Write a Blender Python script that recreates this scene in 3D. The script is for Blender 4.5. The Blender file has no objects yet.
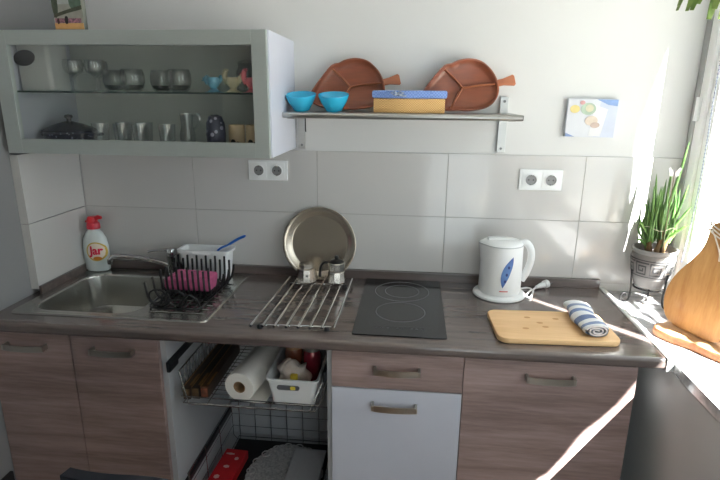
import bpy, bmesh, math, random
from mathutils import Vector, Matrix
from math import sin, cos, pi, radians
random.seed(7)
S = bpy.context.scene
COL = S.collection

# ------------------------------------------------------------------ helpers
class MB:
    """collects shapes (world or local coordinates) that become ONE mesh object"""
    def __init__(s):
        s.bm = bmesh.new()
    def _merge(s, t, mat=None):
        if mat is not None:
            bmesh.ops.transform(t, matrix=mat, verts=t.verts)
        vm = {v: s.bm.verts.new(v.co) for v in t.verts}
        for f in t.faces:
            try:
                nf = s.bm.faces.new([vm[v] for v in f.verts]); nf.material_index = f.material_index
            except ValueError:
                pass
        t.free()
        return s
    def box(s, x0, x1, y0, y1, z0, z1, bev=0, seg=2, mat=None):
        t = bmesh.new(); bmesh.ops.create_cube(t, size=1)
        for v in t.verts:
            v.co = Vector(((x0+x1)/2+v.co.x*(x1-x0), (y0+y1)/2+v.co.y*(y1-y0), (z0+z1)/2+v.co.z*(z1-z0)))
        if bev:
            bmesh.ops.bevel(t, geom=list(t.edges), offset=bev, segments=seg, profile=.5, affect='EDGES')
        return s._merge(t, mat)
    def rbox(s, x0, x1, y0, y1, z0, z1, r, bev=0.001, n=6, mat=None):
        """box with rounded vertical corners"""
        pts = rrect(x0, x1, y0, y1, r, n)
        return s.prism([(p[0], p[1]) for p in pts], 'z', z0, z1, bev, mat)
    def prism(s, pts, axis, lo, hi, bev=0, mat=None):
        t = bmesh.new()
        def P(a, b, c):
            return {'z': (a, b, c), 'y': (a, c, b), 'x': (c, a, b)}[axis]
        vs = [t.verts.new(P(a, b, lo)) for a, b in pts]
        f = t.faces.new(vs)
        r = bmesh.ops.extrude_face_region(t, geom=[f])
        nv = [g for g in r['geom'] if isinstance(g, bmesh.types.BMVert)]
        d = Vector(P(0, 0, hi-lo))
        for v in nv: v.co += d
        bmesh.ops.recalc_face_normals(t, faces=t.faces)
        if bev:
            eds = [e for e in t.edges if len(e.link_faces) == 2 and (len(e.link_faces[0].verts) > 4 or len(e.link_faces[1].verts) > 4) or
                   len(pts) <= 4]
            bmesh.ops.bevel(t, geom=eds, offset=bev, segments=2, profile=.5, affect='EDGES')
        return s._merge(t, mat)
    def tube(s, pts, r, n=8, closed=False, flat=None, mat=None):
        pts = [Vector(p) for p in pts]; m = len(pts)
        rs = r if isinstance(r, (list, tuple)) else [r]*m
        t = bmesh.new(); rings = []; up = None
        for i, p in enumerate(pts):
            if closed: d = pts[(i+1) % m]-pts[i-1]
            else: d = pts[min(i+1, m-1)]-pts[max(i-1, 0)]
            d.normalize()
            if up is None:
                up = Vector((0, 0, 1)) if abs(d.z) < .9 else Vector((1, 0, 0))
            a = d.cross(up)
            if a.length < 1e-6: a = d.orthogonal()
            a.normalize(); b = a.cross(d).normalized(); up = b
            fx, fy = flat or (1, 1)
            rings.append([t.verts.new(p+a*cos(2*pi*k/n)*rs[i]*fx+b*sin(2*pi*k/n)*rs[i]*fy) for k in range(n)])
        for i in range(m if closed else m-1):
            A, B = rings[i], rings[(i+1) % m]
            for k in range(n):
                t.faces.new((A[k], A[(k+1) % n], B[(k+1) % n], B[k]))
        if not closed:
            t.faces.new(list(reversed(rings[0]))); t.faces.new(rings[-1])
        bmesh.ops.recalc_face_normals(t, faces=t.faces)
        return s._merge(t, mat)
    def lathe(s, prof, c=(0, 0, 0), n=32, mat=None, fn=None):
        t = bmesh.new(); rings = []
        for r, z in prof:
            if r < 1e-5:
                rings.append([t.verts.new((c[0], c[1], c[2]+z))])
            else:
                rings.append([t.verts.new((c[0]+r*cos(2*pi*k/n), c[1]+r*sin(2*pi*k/n), c[2]+z)) for k in range(n)])
        for A, B in zip(rings, rings[1:]):
            for k in range(n):
                q = []
                for v in (A[k % len(A)], A[(k+1) % len(A)], B[(k+1) % len(B)], B[k % len(B)]):
                    if v not in q: q.append(v)
                if len(q) > 2:
                    try: t.faces.new(q)
                    except ValueError: pass
        bmesh.ops.recalc_face_normals(t, faces=t.faces)
        if fn:
            for v in t.verts: v.co = Vector(fn(v.co))
        return s._merge(t, mat)
    def ball(s, c, r, n=16, mat=None, sub=None):
        t = bmesh.new(); bmesh.ops.create_uvsphere(t, u_segments=n, v_segments=max(6, n//2), radius=1)
        rr = r if isinstance(r, (tuple, list)) else (r, r, r)
        for v in t.verts: v.co = Vector((c[0]+v.co.x*rr[0], c[1]+v.co.y*rr[1], c[2]+v.co.z*rr[2]))
        if sub:
            for v in t.verts: v.co = Vector(sub(v.co))
        return s._merge(t, mat)
    def grid(s, fn, nu, nv, thick=0):
        t = bmesh.new()
        V = [[t.verts.new(fn(i/nu, j/nv)) for j in range(nv+1)] for i in range(nu+1)]
        for i in range(nu):
            for j in range(nv):
                t.faces.new((V[i][j], V[i+1][j], V[i+1][j+1], V[i][j+1]))
        if thick:
            bmesh.ops.recalc_face_normals(t, faces=t.faces)
            bmesh.ops.solidify(t, geom=list(t.faces), thickness=thick)
        return s._merge(t)
    def move(s, M):
        bmesh.ops.transform(s.bm, matrix=M, verts=s.bm.verts); return s

def rrect(x0, x1, y0, y1, r, n=6):
    out = []
    for cx, cy, a0 in ((x1-r, y1-r, 0), (x0+r, y1-r, 90), (x0+r, y0+r, 180), (x1-r, y0+r, 270)):
        for k in range(n+1):
            a = radians(a0+90*k/n); out.append((cx+r*cos(a), cy+r*sin(a)))
    return out
def circ(cx, cy, r, n=32):
    return [(cx+r*cos(2*pi*k/n), cy+r*sin(2*pi*k/n)) for k in range(n)]
def smooth_path(P, k=6):
    """Catmull-Rom through the points"""
    P = [Vector(p) for p in P]; out = []
    for i in range(len(P)-1):
        a, b, c, d = P[max(i-1, 0)], P[i], P[i+1], P[min(i+2, len(P)-1)]
        for j in range(k):
            t = j/k
            out.append(.5*((2*b)+(c-a)*t+(2*a-5*b+4*c-d)*t*t+(3*b-a-3*c+d)*t**3))
    out.append(P[-1]); return out

def obj(name, mb, mat, parent=None, smooth=40):
    """one mesh object; shapes were given in world coordinates and end up relative to the root"""
    bm = mb.bm
    off = Vector((0, 0, 0)); p = parent
    while p is not None:
        off += p.location; p = p.parent
    for v in bm.verts: v.co -= off
    for f in bm.faces: f.smooth = True
    bm.normal_update()
    for e in bm.edges:
        if len(e.link_faces) == 2 and e.calc_face_angle(0) > radians(smooth): e.smooth = False
    me = bpy.data.meshes.new(name); bm.to_mesh(me); bm.free()
    for m in (mat if isinstance(mat, (list, tuple)) else [mat]): me.materials.append(m)
    o = bpy.data.objects.new(name, me); COL.objects.link(o)
    if parent: o.parent = parent
    w = o.modifiers.new('weighted_normals', 'WEIGHTED_NORMAL'); w.keep_sharp = True; w.weight = 60
    return o
def tag(o, label, cat, group=None):
    o['label'] = label; o['category'] = cat
    if group: o['group'] = group
    return o
def thing(name, label, cat, loc=(0, 0, 0), group=None):
    o = bpy.data.objects.new(name, None); COL.objects.link(o); o.location = loc
    o.empty_display_size = .05
    return tag(o, label, cat, group)
def struct(name, mb, mat, parent=None, smooth=40):
    o = obj(name, mb, mat, parent, smooth)
    if parent is None: o['kind'] = 'structure'
    return o
def dup(root, loc, label, group=None, rotz=None):
    def cp(o, par):
        c = o.copy(); COL.objects.link(c); c.parent = par
        for ch in o.children: cp(ch, c)
        return c
    r = cp(root, None); r.location = loc
    if rotz is not None: r.rotation_euler.z = rotz
    r['label'] = label
    if group: r['group'] = group
    return r

# ------------------------------------------------------------------ materials
def srgb(c):
    return tuple(((x/255)/12.92 if x/255 <= .04045 else ((x/255+.055)/1.055)**2.4) for x in c)+(1,)
def mat(name, rgb, rough=.5, metal=0, spec=.5, noise=0, nscale=30, stretch=(1, 1, 1), bump=0, coat=0, rgb2=None, bscale=None, aniso=0):
    m = bpy.data.materials.new(name); m.use_nodes = True
    N = m.node_tree.nodes; L = m.node_tree.links; b = N['Principled BSDF']
    c = srgb(rgb)
    b.inputs['Base Color'].default_value = c; b.inputs['Roughness'].default_value = rough
    b.inputs['Metallic'].default_value = metal; b.inputs['Specular IOR Level'].default_value = spec
    b.inputs['Coat Weight'].default_value = coat; b.inputs['Coat Roughness'].default_value = .08
    tc = N.new('ShaderNodeTexCoord'); mp = N.new('ShaderNodeMapping'); mp.inputs['Scale'].default_value = stretch
    L.new(tc.outputs['Object'], mp.inputs['Vector'])
    nz = N.new('ShaderNodeTexNoise'); nz.inputs['Scale'].default_value = nscale; nz.inputs['Detail'].default_value = 5
    L.new(mp.outputs['Vector'], nz.inputs['Vector'])
    c2 = srgb(rgb2) if rgb2 else tuple(max(0, x*(1-noise)) for x in c[:3])+(1,)
    rp = N.new('ShaderNodeValToRGB'); rp.color_ramp.elements[0].position = .32; rp.color_ramp.elements[1].position = .68
    rp.color_ramp.elements[0].color = c2; rp.color_ramp.elements[1].color = c
    L.new(nz.outputs['Fac'], rp.inputs['Fac'])
    if noise or rgb2: L.new(rp.outputs['Color'], b.inputs['Base Color'])
    if bump:
        bp = N.new('ShaderNodeBump'); bp.inputs['Strength'].default_value = bump; bp.inputs['Distance'].default_value = .002
        if bscale:
            n2 = N.new('ShaderNodeTexNoise'); n2.inputs['Scale'].default_value = bscale; L.new(mp.outputs['Vector'], n2.inputs['Vector'])
            L.new(n2.outputs['Fac'], bp.inputs['Height'])
        else: L.new(nz.outputs['Fac'], bp.inputs['Height'])
        L.new(bp.outputs['Normal'], b.inputs['Normal'])
    return m
def wood(name, rgb, rgb2, rough=.4, axis=0, scale=6, stretch=14, coat=0, rings=0):
    """streaks running along one axis, two noise scales"""
    m = bpy.data.materials.new(name); m.use_nodes = True
    N = m.node_tree.nodes; L = m.node_tree.links; b = N['Principled BSDF']
    b.inputs['Roughness'].default_value = rough; b.inputs['Coat Weight'].default_value = coat; b.inputs['Coat Roughness'].default_value = .12
    tc = N.new('ShaderNodeTexCoord'); mp = N.new('ShaderNodeMapping')
    sc = [stretch]*3; sc[axis] = 1; mp.inputs['Scale'].default_value = sc
    L.new(tc.outputs['Object'], mp.inputs['Vector'])
    a = N.new('ShaderNodeTexNoise'); a.inputs['Scale'].default_value = scale*.35; a.inputs['Detail'].default_value = 3; a.inputs['Distortion'].default_value = .6
    c = N.new('ShaderNodeTexNoise'); c.inputs['Scale'].default_value = scale*1.6; c.inputs['Detail'].default_value = 8; c.inputs['Roughness'].default_value = .7
    L.new(mp.outputs['Vector'], a.inputs['Vector']); L.new(mp.outputs['Vector'], c.inputs['Vector'])
    mx = N.new('ShaderNodeMath'); mx.operation = 'ADD'
    ma = N.new('ShaderNodeMath'); ma.operation = 'MULTIPLY'; ma.inputs[1].default_value = .55
    mc = N.new('ShaderNodeMath'); mc.operation = 'MULTIPLY'; mc.inputs[1].default_value = .45
    L.new(a.outputs['Fac'], ma.inputs[0]); L.new(c.outputs['Fac'], mc.inputs[0]); L.new(ma.outputs[0], mx.inputs[0]); L.new(mc.outputs[0], mx.inputs[1])
    rp = N.new('ShaderNodeValToRGB'); rp.color_ramp.elements[0].position = .36; rp.color_ramp.elements[1].position = .64
    rp.color_ramp.elements[0].color = srgb(rgb2); rp.color_ramp.elements[1].color = srgb(rgb)
    L.new(mx.outputs[0], rp.inputs['Fac']); L.new(rp.outputs['Color'], b.inputs['Base Color'])
    return m
def glass(name, tint=(1, 1, 1), refl=.9, rough=0.0, base=.02):
    """thin clear glass: straight-through light plus fresnel reflection"""
    m = bpy.data.materials.new(name); m.use_nodes = True
    N = m.node_tree.nodes; L = m.node_tree.links; N.remove(N['Principled BSDF'])
    tr = N.new('ShaderNodeBsdfTransparent'); tr.inputs['Color'].default_value = tint+(1,)
    gl = N.new('ShaderNodeBsdfGlossy'); gl.inputs['Roughness'].default_value = rough
    lw = N.new('ShaderNodeLayerWeight'); lw.inputs['Blend'].default_value = .5
    pw = N.new('ShaderNodeMath'); pw.operation = 'POWER'; pw.inputs[1].default_value = 3.5; L.new(lw.outputs['Facing'], pw.inputs[0])
    mr = N.new('ShaderNodeMapRange'); mr.inputs['To Min'].default_value = base; mr.inputs['To Max'].default_value = refl
    L.new(pw.outputs[0], mr.inputs['Value'])
    mx = N.new('ShaderNodeMixShader'); L.new(mr.outputs['Result'], mx.inputs['Fac'])
    L.new(tr.outputs[0], mx.inputs[1]); L.new(gl.outputs[0], mx.inputs[2]); L.new(mx.outputs[0], N['Material Output'].inputs['Surface'])
    return m
def ramp_mat(name, stops, axis, lo, hi, rough=.5, interp='CONSTANT', coord='Object', metal=0):
    """bands of colour along one object axis (stripes that belong to the thing)"""
    m = bpy.data.materials.new(name); m.use_nodes = True
    N = m.node_tree.nodes; L = m.node_tree.links; b = N['Principled BSDF']
    b.inputs['Roughness'].default_value = rough; b.inputs['Metallic'].default_value = metal
    tc = N.new('ShaderNodeTexCoord'); sp = N.new('ShaderNodeSeparateXYZ'); L.new(tc.outputs[coord], sp.inputs[0])
    mr = N.new('ShaderNodeMapRange'); mr.inputs['From Min'].default_value = lo; mr.inputs['From Max'].default_value = hi
    L.new(sp.outputs['XYZ'.index(axis)], mr.inputs['Value'])
    rp = N.new('ShaderNodeValToRGB'); rp.color_ramp.interpolation = interp
    e = rp.color_ramp.elements
    e[0].position, e[0].color = stops[0][0], srgb(stops[0][1]); e[1].position, e[1].color = stops[1][0], srgb(stops[1][1])
    for p, c in stops[2:]:
        x = e.new(p); x.color = srgb(c)
    L.new(mr.outputs['Result'], rp.inputs['Fac']); L.new(rp.outputs['Color'], b.inputs['Base Color'])
    return m

paint = mat('wall_paint', (213, 213, 212), .75, noise=.03, nscale=4, bump=.08, bscale=120)
paint_grey = mat('grey_wall_paint', (206, 207, 206), .42, noise=.03, nscale=3)
ceil_m = mat('ceiling_paint', (228, 228, 226), .9, noise=.02)
floor_m = wood('floor_boards', (150, 120, 92), (116, 88, 66), .45, 0, 5, 10)
tile_m = mat('glazed_tile', (199, 197, 195), .13, noise=.02, nscale=3, coat=.3)
grout_m = mat('grout', (170, 168, 164), .9, noise=.1)
white_frame = mat('window_plastic', (246, 246, 245), .35, noise=.01)
gasket = mat('grey_gasket', (168, 168, 168), .7, noise=.05)
pane_m = glass('window_glass', (.97, .98, .97), .5)
marble = mat('marble_sill', (205, 205, 206), .16, rgb2=(128, 127, 130), nscale=9, stretch=(1, 2.4, 1), coat=.3)
counter_m = wood('dark_counter_laminate', (106, 95, 92), (84, 74, 71), .24, 0, 7, 16, .7)
front_m = wood('taupe_wood_front', (170, 147, 143), (126, 106, 102), .42, 0, 5, 13)
front_edge = mat('wood_edge_band', (122, 98, 84), .5, noise=.1)
white_lam = mat('white_laminate', (200, 202, 214), .35, noise=.015)
carcass_m = mat('white_carcass_board', (176, 178, 182), .5, noise=.02)
interior_m = mat('cabinet_interior', (226, 226, 220), .6, noise=.02)
nickel = mat('brushed_nickel', (186, 182, 174), .28, 1, noise=.12, nscale=60, stretch=(1, 30, 30))
steel = mat('brushed_steel', (190, 189, 186), .30, 1, noise=.08, nscale=40, stretch=(1, 25, 25))
basin_m = mat('sink_steel', (196, 195, 190), .27, 1, noise=.06, nscale=30, bump=.02)
chrome = mat('chrome', (214, 214, 214), .08, 1, noise=.02)
alu_pot = mat('polished_aluminium', (196, 190, 182), .2, 1, noise=.04)
wire_m = mat('chromed_wire', (176, 177, 178), .25, 1, noise=.05)
alu = mat('satin_aluminium', (206, 213, 210), .42, .75, noise=.04, nscale=30, stretch=(1, 20, 20))
strip_m = mat('aluminium_edge', (236, 236, 235), .3, .35, noise=.03)
black_plastic = mat('black_plastic', (22, 22, 24), .4, noise=.1)
black_coat = mat('black_coated_wire', (17, 17, 19), .38, noise=.1)
dark_rail = mat('dark_runner_steel', (42, 43, 46), .4, .4, noise=.15)
iron = mat('wrought_iron', (26, 25, 26), .5, .5, noise=.2)
hob_m = mat('black_hob_glass', (34, 34, 36), .12, noise=.05, coat=.2)
hob_mark = mat('hob_print', (120, 120, 122), .3, noise=.05)
white_plastic = mat('white_plastic', (240, 241, 241), .28, noise=.015)
white_plastic2 = mat('matt_white_plastic', (226, 227, 228), .45, noise=.02)
socket_hole = mat('socket_grey', (120, 120, 121), .5, noise=.05)
turq = mat('turquoise_plastic', (44, 166, 204), .2, noise=.06, nscale=15, coat=.3)
teak = wood('red_brown_teak', (138, 76, 50), (106, 56, 38), .42, 0, 8, 7, .2)
teak_light = wood('teak_rim', (166, 102, 70), (134, 78, 52), .42, 0, 8, 7)
bamboo = wood('bamboo_board', (228, 190, 142), (208, 166, 116), .42, 0, 7, 12)
bamboo_knot = mat('bamboo_knot', (186, 132, 76), .5, noise=.1)
beech = wood('honey_beech', (188, 144, 90), (160, 110, 60), .38, 2, 7, 9, .15)
slab_m = wood('pale_wood_slab', (206, 168, 128), (176, 132, 92), .5, 0, 6, 9)
bark = mat('bark_edge', (150, 96, 60), .8, noise=.4, nscale=60, bump=.5)
leaf_m = mat('succulent_green', (96, 130, 62), .5, rgb2=(52, 90, 40), nscale=14)
stem_m = mat('brown_stem', (120, 92, 58), .8, noise=.35, nscale=60)
soil = mat('soil', (58, 44, 34), .95, noise=.5, nscale=120, bump=.8)
pot_m = mat('grey_stoneware', (112, 110, 109), .7, noise=.1, nscale=40)
pot_dark = mat('dark_key_pattern', (52, 52, 55), .7, noise=.1)
navy = mat('navy_fabric', (18, 22, 34), .8, noise=.25, nscale=120)
pink = mat('pink_sponge', (178, 84, 126), .85, noise=.2, nscale=50, bump=.4)
blue_plastic = mat('blue_plastic', (22, 98, 190), .35, noise=.05)
red_m = mat('red_plastic', (206, 30, 44), .35, noise=.06)
paper = mat('kitchen_paper', (232, 228, 222), .95, noise=.04, nscale=120, bump=.3)
card_m = mat('cardboard_core', (150, 118, 86), .9, noise=.1)
smoke = glass('smoked_glass', (.90, .905, .90), .7, .02, .09)
clear = glass('clear_glass', (.93, .94, .94), .7, .02, .10)
door_glass = glass('cabinet_glass', (.98, .985, .97), .40, .03, .07)
shelf_glass = glass('green_shelf_glass', (.80, .90, .86), .5, .0, .05)
shelf_edge = mat('glass_edge_green', (48, 66, 60), .25, noise=.05)

# ------------------------------------------------------------------ the room
ZC = .87                      # worktop height
XL, XT, XR, XE, XW = -1.125, -1.0948, 1.003, .985, 1.215    # left wall, left tiles, window wall face, window frame face
YF, HC = -2.45, 2.7
WB, WT, WY = .859, 2.42, -1.75   # window opening
b = MB(); b.box(XL-.15, XR+.0, YF-.15, .0, -.1, 0); floor = struct('floor', b, floor_m)
b = MB(); b.box(XL-.15, 1.35, YF-.15, .15, HC, HC+.1); struct('ceiling', b, ceil_m)
b = MB(); b.box(XL-.15, 1.35, 0, .15, -.1, HC); struct('wall_back', b, paint)
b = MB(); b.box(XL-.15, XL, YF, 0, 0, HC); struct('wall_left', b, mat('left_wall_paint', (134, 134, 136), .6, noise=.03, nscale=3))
DX0, DX1, DZ = .30, .97, 2.2       # door opening added behind the camera for frontal fill light
b = MB(); b.box(XL-.15, DX0, YF-.15, YF, 0, HC); b.box(DX1, 1.35, YF-.15, YF, 0, HC); b.box(DX0, DX1, YF-.15, YF, DZ, HC)
struct('wall_front', b, mat('front_wall_paint', (130, 126, 120), .8, noise=.03, nscale=3))
b = MB(); b.box(XR, 1.33, WY, 0, 0, WB-.03); b.box(XR, 1.33, YF, WY, 0, HC); b.box(XR, 1.33, WY, 0, WT, HC)
struct('wall_right', b, paint_grey)
b = MB(); b.box(XR+.001, XW, WY, -.0005, WB-.03, WB+.002, .002); b.box(XR-.0, XR+.012, WY, -.62, WB-.034, WB+.0015, .0008)
sill = struct('trim_1', b, marble); sill['label'] = 'pale veined stone window sill'
b = MB(); b.box(XL, XL+.012, YF, -.575, 0, .30, .002); struct('baseboard_left', b, mat('charcoal_skirting', (30, 30, 32), .6, noise=.1))
# wall tiles: slabs with real joints
def tiles(axis, spans, rows, d0, d1):
    q = MB()
    for a0, a1 in spans:
        for z0, z1 in rows:
            if axis == 'x': q.box(a0+.0009, a1-.0009, d0, d1, z0+.0009, z1-.0009, .0012, 2)
            else: q.box(d0, d1, a0+.0009, a1-.0009, z0+.0009, z1-.0009, .0012, 2)
    return q
rows = [(ZC+.02, ZC+.2641), (ZC+.2641, ZC+.508)]
gx = [XT, -.6231, -.1231, .3769, .8769, 1.2145]
q = tiles('x', list(zip(gx, gx[1:])), rows, -.0045, .0); struct('trim_2', q, tile_m)['label'] = 'white glazed tiles along back wall'
q = tiles('y', [(-.338, -.0045)], rows, XL, XT); struct('trim_3', q, tile_m)['label'] = 'white glazed tiles on left wall'
b = MB(); b.box(XT, 1.2145, -.0025, .0, ZC+.02, ZC+.5075); struct('trim_4', b, grout_m)['label'] = 'pale grout joints behind the tiles'

# window: fixed frame, sash, panes
b = MB()
b.box(XW, XW+.06, -.080, -.0342, WB, WT, .003); b.box(XW, XW+.06, WY, WY+.06, WB, WT, .003)
b.box(XW, XW+.06, WY+.06, -.075, WT-.06, WT, .003); b.box(XW, XW+.06, WY+.06, -.075, WB, WB+.05, .003)
pass
w1 = struct('window_1', b, white_frame)
b = MB(); b.box(XW-.002, XW+.05, -.034, -.0005, WB+.003, WT-.001, .002); struct('gasket_strip', b, gasket, w1)
b = MB()
for y0, y1 in ((WY+.06, -.075),):
    for a in ((y0, y0+.05, WB+.05, WT-.06), (y1-.05, y1, WB+.05, WT-.06), (y0+.05, y1-.05, WB+.05, WB+.10), (y0+.05, y1-.05, WT-.11, WT-.06)):
        b.box(XW+.012, XW+.052, a[0], a[1], a[2], a[3], .004)
struct('sash', b, white_frame, w1)
b = MB()
for y0, y1 in ((WY+.11, -.125),): b.box(XW+.03, XW+.034, y0, y1, WB+.10, WT-.11)
struct('pane', b, pane_m, w1)
b = MB(); b.tube([(XW-.006, -.046, 1.51), (XW-.006, -.046, 1.59)], .008, 12); b.box(XW-.004, XW+.003, -.058, -.034, 1.515, 1.585, .001)
struct('hinge', b, white_plastic, w1)
b = MB()
for a in ((DX0, DX0+.07, .02, DZ), (DX1-.07, DX1, .02, DZ), (DX0+.07, DX1-.07, DZ-.07, DZ), (DX0+.07, DX1-.07, .02, .16)): b.box(a[0], a[1], YF-.12, YF-.06, a[2], a[3], .004)
dr1 = struct('fill_door', b, white_frame)
b = MB(); b.box(DX0+.07, DX1-.07, YF-.092, YF-.088, .16, DZ-.07); struct('pane', b, pane_m, dr1)
# roller blind at the window head with its beaded cord
rb = thing('roller_blind', 'white roller blind at window head with grey beaded cord hanging down', 'blind', (XW-.03, -.8, WT-.06))
b = MB(); b.box(XW-.07, XW-.002, -1.6, -.14, WT-.085, WT-.005, .008); obj('cassette', b, white_plastic, rb)
b = MB()
cp = smooth_path([(XW-.02, -.162, WT-.07), (XW-.02, -.162, 1.66), (XW-.02, -.170, 1.45), (XW-.02, -.172, 1.29), (XW-.02, -.161, 1.13), (XW-.022, -.152, 1.03)], 40)
b.tube(cp, .0012, 6)
acc = 0; last = cp[0]
for p in cp:
    acc += (p-last).length; last = p
    if acc > .009:
        acc = 0; b.ball(p, .0028, 8)
obj('beaded_cord', b, mat('cord_grey_blue', (150, 156, 178), .5, noise=.1), rb)

# ------------------------------------------------------------------ worktop, upstands
ct = thing('worktop', 'dark brown wood grain laminate worktop running along the back wall', 'countertop', (0, -.29, ZC-.036))
SX0, SX1, SY0, SY1 = -1.085, -.40, -.506, -.032     # sink outline
def slab_pts():
    r = .012; P = []
    for a in (90, 120, 150, 180): P.append((-.579+r+r*cos(radians(a)), ZC-r+r*sin(radians(a))))
    for a in (180, 210, 240, 270): P.append((-.579+r+r*cos(radians(a)), ZC-.036+r+r*sin(radians(a))))
    return P
b = MB()
pp = slab_pts()
b.prism(pp+[(-.48, ZC-.036), (-.48, ZC)], 'x', XL+.0005, XE-.002)          # front edge strip
b.box(XL+.0005, SX0+.03, -.48, -.0005, ZC-.036, ZC)
b.box(SX0+.03, SX1-.03, -.06, -.0005, ZC-.036, ZC)
b.box(SX1-.03, XE-.002, -.48, -.0005, ZC-.036, ZC)
obj('top_board', b, counter_m, ct)
b = MB(); b.box(XT, XE-.004, -.0165, -.0048, ZC, ZC+.034, .002); b.box(XT+.0003, XT+.012, -.338, -.017, ZC, ZC+.034, .002)
obj('upstand', b, counter_m, ct)
b = MB(); b.box(XT+.012, XE-.004, -.0185, -.0048, ZC+.034, ZC+.038, .001)
obj('upstand_trim', b, mat('dark_grey_trim', (112, 106, 104), .3, .3, noise=.06), ct)
b = MB(); b.box(XE-.0018, XR-.0005, -.583, -.002, ZC-.037, ZC+.0035, .001)
e = obj('edge_strip', b, strip_m, ct); e['label'] = 'bright aluminium end strip'

# ------------------------------------------------------------------ base cabinets
def handle(parent, xc, zc, y, w=.138):
    b = MB(); n = 14; h = .0100
    P = []
    for i in range(n+1):
        t = i/n*2-1
        P.append((xc+t*w/2, y-.030+.010*t*t*0-.006*(1-t*t)))
    t = bmesh.new()
    q = MB()
    def fn(u, v):
        s = u*2-1
        return (xc+s*w/2, y-.026-.004*(1-s*s), zc-.0015+(v*2-1)*h - .0015*(1-s*s))
    q.grid(fn, 16, 1, .004)
    q.box(xc-w/2-.002, xc-w/2+.006, y-.028, y-.0003, zc-.010, zc+.008, .001)
    q.box(xc+w/2-.006, xc+w/2+.002, y-.028, y-.0003, zc-.010, zc+.008, .001)
    return obj('handle', q, nickel, parent)
YD0, YD1 = -.562, -.544       # door thickness
ZT = ZC-.0375
def carcass(root, x0, x1, shelf=None, front_rail=True, back=True):
    b = MB(); z0 = .10
    b.box(x0+.0005, x0+.0165, -.543, -.02, z0, ZT, .0008)
    b.box(x1-.0165, x1-.0005, -.543, -.02, z0, ZT, .0008)
    b.box(x0+.0165, x1-.0165, -.543, -.02, z0, z0+.016)
    if back: b.box(x0+.0165, x1-.0165, -.026, -.02, z0+.016, ZT)
    if shelf: b.box(x0+.0165, x1-.0165, -.53, -.026, shelf, shelf+.016)
    obj('carcass', b, carcass_m, root)
    b = MB(); b.box(x0+.001, x1-.001, -.50, -.485, .0, z0); obj('plinth', b, mat('plinth_grey', (92, 82, 76), .5, noise=.08), root)
X0, X1, X2, X3, X4 = -1.1235, -.5404, .0165, .4196, .918
sc_ = thing('sink_cabinet', 'two-door wood fronted base cabinet under the sink', 'cabinet', ((X0+X1)/2, -.28, 0))
b = MB(); z0 = .10
carcass_m2 = carcass_m
b.box(X0+.0005, X0+.0165, -.543, -.02, z0, ZC-.17); b.box(X1-.0165, X1-.0005, -.543, -.02, z0, ZT)
b.box(X0+.0165, X1-.0165, -.543, -.02, z0, z0+.016); b.box(X0+.0165, X1-.0165, -.026, -.02, z0+.016, ZC-.2)
obj('carcass', b, carcass_m, sc_)
b = MB(); b.box(X0+.001, X1-.001, -.50, -.485, 0, z0); obj('plinth', b, mat('plinth_grey', (92, 82, 76), .5, noise=.08), sc_)
for x0, x1, hx, hz in ((X0+.001, -.8385, -.986, .7885), (-.8345, X1-.001, -.689, .788)):
    b = MB(); b.box(x0, x1, YD0, YD1, .105, ZT-.003, .0012); d = obj('door', b, front_m, sc_); handle(d, hx, hz, YD0)

bc = thing('pull_out_basket_cabinet', 'open white base cabinet with two pull-out wire baskets', 'cabinet', ((X1+X2)/2, -.28, 0))
carcass(bc, X1, X2)
def runner(x, z, name):
    b = MB()
    b.tube([(x, -.05, z), (x, -.505, z), (x, -.535, z-.006), (x, -.548, z-.028)], [.0075, .0075, .009, .007], 8)
    b.box(x-.004, x+.004, -.545, -.04, z-.020, z+.002)
    return obj(name, b, dark_rail, bc)
def runner_flat(x, z):
    b = MB(); s = 1 if x < -.2 else -1
    b.box(min(x, x+s*.011), max(x, x+s*.011), -.556, -.04, z-.014, z+.012, .003)
    b.box(min(x, x+s*.014), max(x, x+s*.014), -.557, -.49, z-.026, z+.008, .005)
    return obj('runner', b, dark_rail, bc)
for x in (X1+.017, X2-.017):
    runner_flat(x, .738); runner_flat(x, .245)
def basket(z, h, zr, n=17, side=1):
    """wire pull-out basket: floor grid, rising sides, rim and a low front"""
    x0, x1, y0, y1 = X1+.040, X2-.034, -.548, -.065
    b = MB(); r = .0016
    # rim
    b.tube([(x0, y1, zr), (x1, y1, zr), (x1, y0+.03, zr), (x1-.04, y0, z), (x0+.04, y0, z), (x0, y0+.03, zr)], .003, 8, True)
    b.tube([(x0+.02, y1+.01, z), (x1-.02, y1+.01, z), (x1-.02, y0+.004, z), (x0+.02, y0+.004, z)], .0026, 8, True)
    b.tube([(x0+.012, y0+.006, z+.022), (x1-.012, y0+.006, z+.022)], .002, 8)
    for i in range(n):
        y = y1-.01+(y0+.02-y1)*i/n
        b.tube([(x0, y, zr), (x0+.004, y, z+.02), (x0+.02, y, z), (x1-.02, y, z), (x1-.004, y, z+.02), (x1, y, zr)][0 if i % side == 0 else 2:6 if i % side == 0 else 4], r, 6)
    for i in range(7):
        x = x0+.03+(x1-x0-.06)*i/6
        b.tube([(x, y1, zr), (x, y1, z), (x, y0+.004, z)], r*1.2, 6)
    for k in (1, 2):
        zz = z+(zr-z)*k/3
        b.tube([(x0, y0+.04, zz), (x0, y1, zz), (x1, y1, zz), (x1, y0+.04, zz)], r, 6)
    return obj('wire_basket', b, wire_m, bc)
basket(.60, .1, .70)
basket(.12, .2, .30, 16, 5)

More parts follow.
